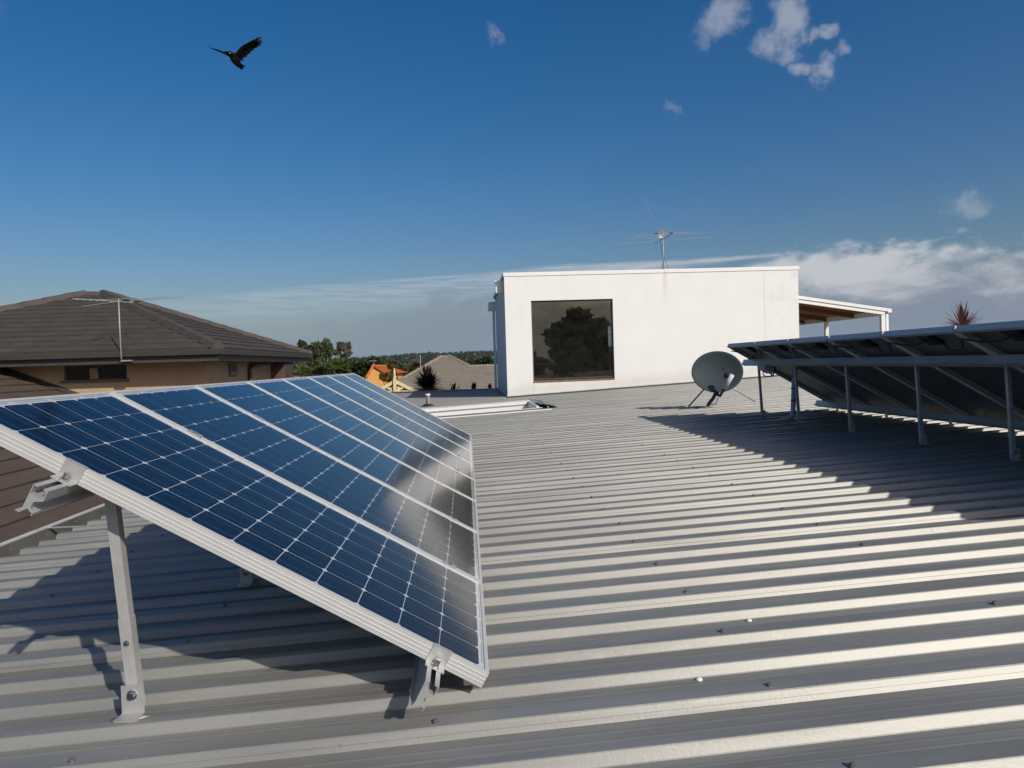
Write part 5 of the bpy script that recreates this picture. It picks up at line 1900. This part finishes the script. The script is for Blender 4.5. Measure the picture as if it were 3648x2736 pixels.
cordyline('cordyline', 'large dark purple strap leaved cordyline behind the roof edge', at(1523, 1384, 26.5), 0.86, 460, MAT['cordy'], 0.26, 0.095, 'cordylines behind the roof', seed=1)
cordyline('cordyline', 'spiky dark tips next right of the large purple cordyline', at(1618, 1402, 26.5), 0.46, 46, MAT['cordy'], 0.75, 0.075, 'cordylines behind the roof', seed=2)
cordyline('cordyline', 'spiky dark tips in the middle below the grey tiled roof', at(1690, 1400, 26.5), 0.44, 40, MAT['cordy'], 0.8, 0.075, 'cordylines behind the roof', seed=3)
cordyline('cordyline', 'spiky dark tips closest to the white block', at(1745, 1402, 26.5), 0.40, 36, MAT['cordy'], 0.8, 0.065, 'cordylines behind the roof', seed=4)
cordyline('cordyline', 'red strap leaved cordyline rising above the right row of panels', at(3428, 1165, 24.0), 0.92, 95, MAT['redcordy'], 0.24, 0.075, 'red cordyline', 0.12, seed=5)

# trees standing behind the viewer; the big window mirrors them
tree('garden_tree', 'broad dark tree standing behind the viewer and mirrored in the big window', (8.4, -15.0),
     [(0, 0, 2.6, 1.9, 1.6, 1.3), (-1.5, 0.3, 1.9, 1.2, 1.2, 1.1), (1.6, 0, 2.0, 1.3, 1.2, 1.2), (0.5, 0, 0.9, 2.2, 1.5, 1.3), (-1.0, 0, 0.4, 1.3, 1.2, 1.2), (2.2, 0, 0.4, 1.3, 1.2, 1.4), (0.8, 0, -0.8, 2.6, 1.5, 1.4)],
     MAT['dkleaf'], 190, 0.26, 0.25, seed=15)
tree('garden_tree', 'low tree behind the viewer, mirrored at the left of the window', (3.6, -16.0),
     [(0, 0, 0.3, 1.3, 1.2, 1.0), (1.2, 0, -0.4, 1.4, 1.2, 1.1), (-1.6, 0, -0.5, 1.6, 1.2, 1.2), (0.2, 0, -1.5, 2.6, 1.3, 1.2)], MAT['dkleaf'], 150, 0.24, 0.15, seed=16)
tree('garden_tree', 'small tree behind the viewer, mirrored at the right of the window', (12.6, -16.0),
     [(0, 0, 1.6, 0.9, 0.9, 1.3), (0.9, 0, 1.4, 0.8, 0.9, 1.2), (0.3, 0, 0.0, 1.8, 1.2, 1.6), (0, 0, -1.6, 2.2, 1.3, 1.3)], MAT['dkleaf'], 150, 0.24, 0.15, seed=17)


# ------------------------------------------------------------------ the crow
def crow():
    yb = 14.0
    S = yb / F_PX
    body = at(835, 205, yb)
    t = Thing('crow', tuple(body), 'black crow gliding in the blue sky with wings raised', 'bird')
    m = MB()
    axis = [(804, 184, -0.10, 0.010), (808, 185, -0.09, 0.022), (814, 187, -0.07, 0.036), (820, 191, -0.05, 0.040), (826, 196, -0.02, 0.050), (834, 206, 0.02, 0.066), (842, 217, 0.06, 0.064), (849, 228, 0.10, 0.048), (855, 236, 0.13, 0.036)]
    rings = []
    for (px, py, dy, r) in axis:
        c = at(px, py, yb + dy)
        rings.append([c + Vector((math.cos(a) * r * 0.92, math.sin(a) * r * 0.9, math.sin(a) * 0 + math.sin(a + 1.2) * r * 0.5 + math.cos(a) * r * 0.35)) for a in [2 * math.pi * k / 12 for k in range(12)]])
    m.loft(rings)
    # beak
    c = at(805, 185, yb - 0.10)
    m.tube([c, at(800, 186, yb - 0.16), at(797, 190, yb - 0.20)], [0.016, 0.011, 0.003], 6)
    # fanned tail: overlapping feathers
    for k in range(7):
        f = (k - 3) / 3
        a0 = at(848 + f * 2, 224 + abs(f), yb + 0.10)
        a1 = at(866 + f * 7, 244 - f * 6 - abs(f) * 2, yb + 0.26)
        d = (a1 - a0)
        s = Vector((0.5, 0.3, 0.6)).cross(d).normalized()
        wv = 0.026
        m.prism([a0 - s * wv, a0 + d * 0.6 - s * wv * 1.3, a1 - s * wv * 0.6, a1 + s * wv * 0.6, a0 + d * 0.6 + s * wv * 1.3, a0 + s * wv], Vector((0.002, -0.003, 0.003 + 0.001 * k)))
    # right wing: broad, seen from below; leading edge / trailing edge pixel pairs
    sec = [((832, 196), (850, 224)), ((846, 180), (862, 212)), ((856, 168), (874, 202)), ((870, 158), (890, 188)), ((888, 151), (906, 172)), ((906, 146), (922, 162)), ((914, 146), (926, 158))]
    rings = []
    for i, (a, b) in enumerate(sec):
        pa, pb = at(*a, yb - 0.05 - 0.01 * i), at(*b, yb + 0.16 - 0.01 * i)
        nn = (pb - pa).cross(Vector((1, 0, 0.6))).normalized()
        th = 0.020 * (1 - i / 8)
        rings.append([pa, pa.lerp(pb, 0.2) + nn * th, pa.lerp(pb, 0.6) + nn * th * 0.5, pb, pa.lerp(pb, 0.6) - nn * th * 0.3, pa.lerp(pb, 0.2) - nn * th * 0.4])
    m.loft(rings)
    for (a, b) in (((896, 152), (921, 132)), ((902, 152), (932, 131)), ((906, 155), (936, 141)), ((908, 158), (936, 150)), ((905, 163), (930, 160)), ((885, 156), (906, 141)), ((895, 168), (918, 168)), ((885, 176), (905, 178)), ((874, 186), (893, 189)), ((864, 198), (880, 203)), ((856, 208), (868, 216))):
        pa, pb = at(*a, yb + 0.02), at(*b, yb + 0.0)
        d = pb - pa
        s = Vector((-d.z, 0, d.x)).normalized()
        m.prism([pa - s * 0.026, pa + d * 0.72 - s * 0.016, pb - s * 0.003, pb + s * 0.003, pa + d * 0.72 + s * 0.012, pa + s * 0.026], (0, 0.006, 0))
    # left wing: nearly edge on, hand bent up
    sec = [((828, 194), (838, 214), 0.0), ((808, 190), (818, 203), 0.02), ((790, 181), (798, 193), 0.06), ((772, 175), (778, 184), 0.10), ((756, 172), (760, 177), 0.14), ((748, 169), (752, 172), 0.18), ((741, 160), (745, 164), 0.20), ((734, 149), (737, 152), 0.24)]
    rings = []
    for i, (a, b, dy) in enumerate(sec):
        pa, pb = at(*a, yb - 0.10 + dy), at(*b, yb + 0.14 + dy)
        nn = Vector((0.2, -0.2, 1)).normalized()
        th = 0.016 * (1 - i / 9)
        rings.append([pa, pa.lerp(pb, 0.25) + nn * th, pa.lerp(pb, 0.65) + nn * th * 0.5, pb, pa.lerp(pb, 0.65) - nn * th * 0.3, pa.lerp(pb, 0.25) - nn * th * 0.4])
    m.loft(rings)
    t.part('body', m, MAT['feather'])
    m = MB()
    e = at(819, 189, yb - 0.098)
    m.tube([e, e + Vector((0, -0.004, 0))], 0.008, 8)
    t.part('eye', m, MAT['eye'])


crow()


# ------------------------------------------------------------------ the air between here and the hills
def haze():
    m, g, out = new_mat('thin_haze')
    v = g.n('ShaderNodeVolumePrincipled')
    v.inputs['Color'].default_value = (0.80, 0.88, 1.0, 1)
    v.inputs['Density'].default_value = 4.5e-5
    v.inputs['Anisotropy'].default_value = 0.2
    g.link(v.outputs[0], out.inputs['Volume'])
    mb = MB()
    mb.box((-13000, -3500, -5.4), (13000, 15000, 140.0))
    o = mb.build('haze', m, org=(0, 0, -5.4))
    tag(o, 'thin bluish air before the hills', 'haze', kind='stuff')


haze()
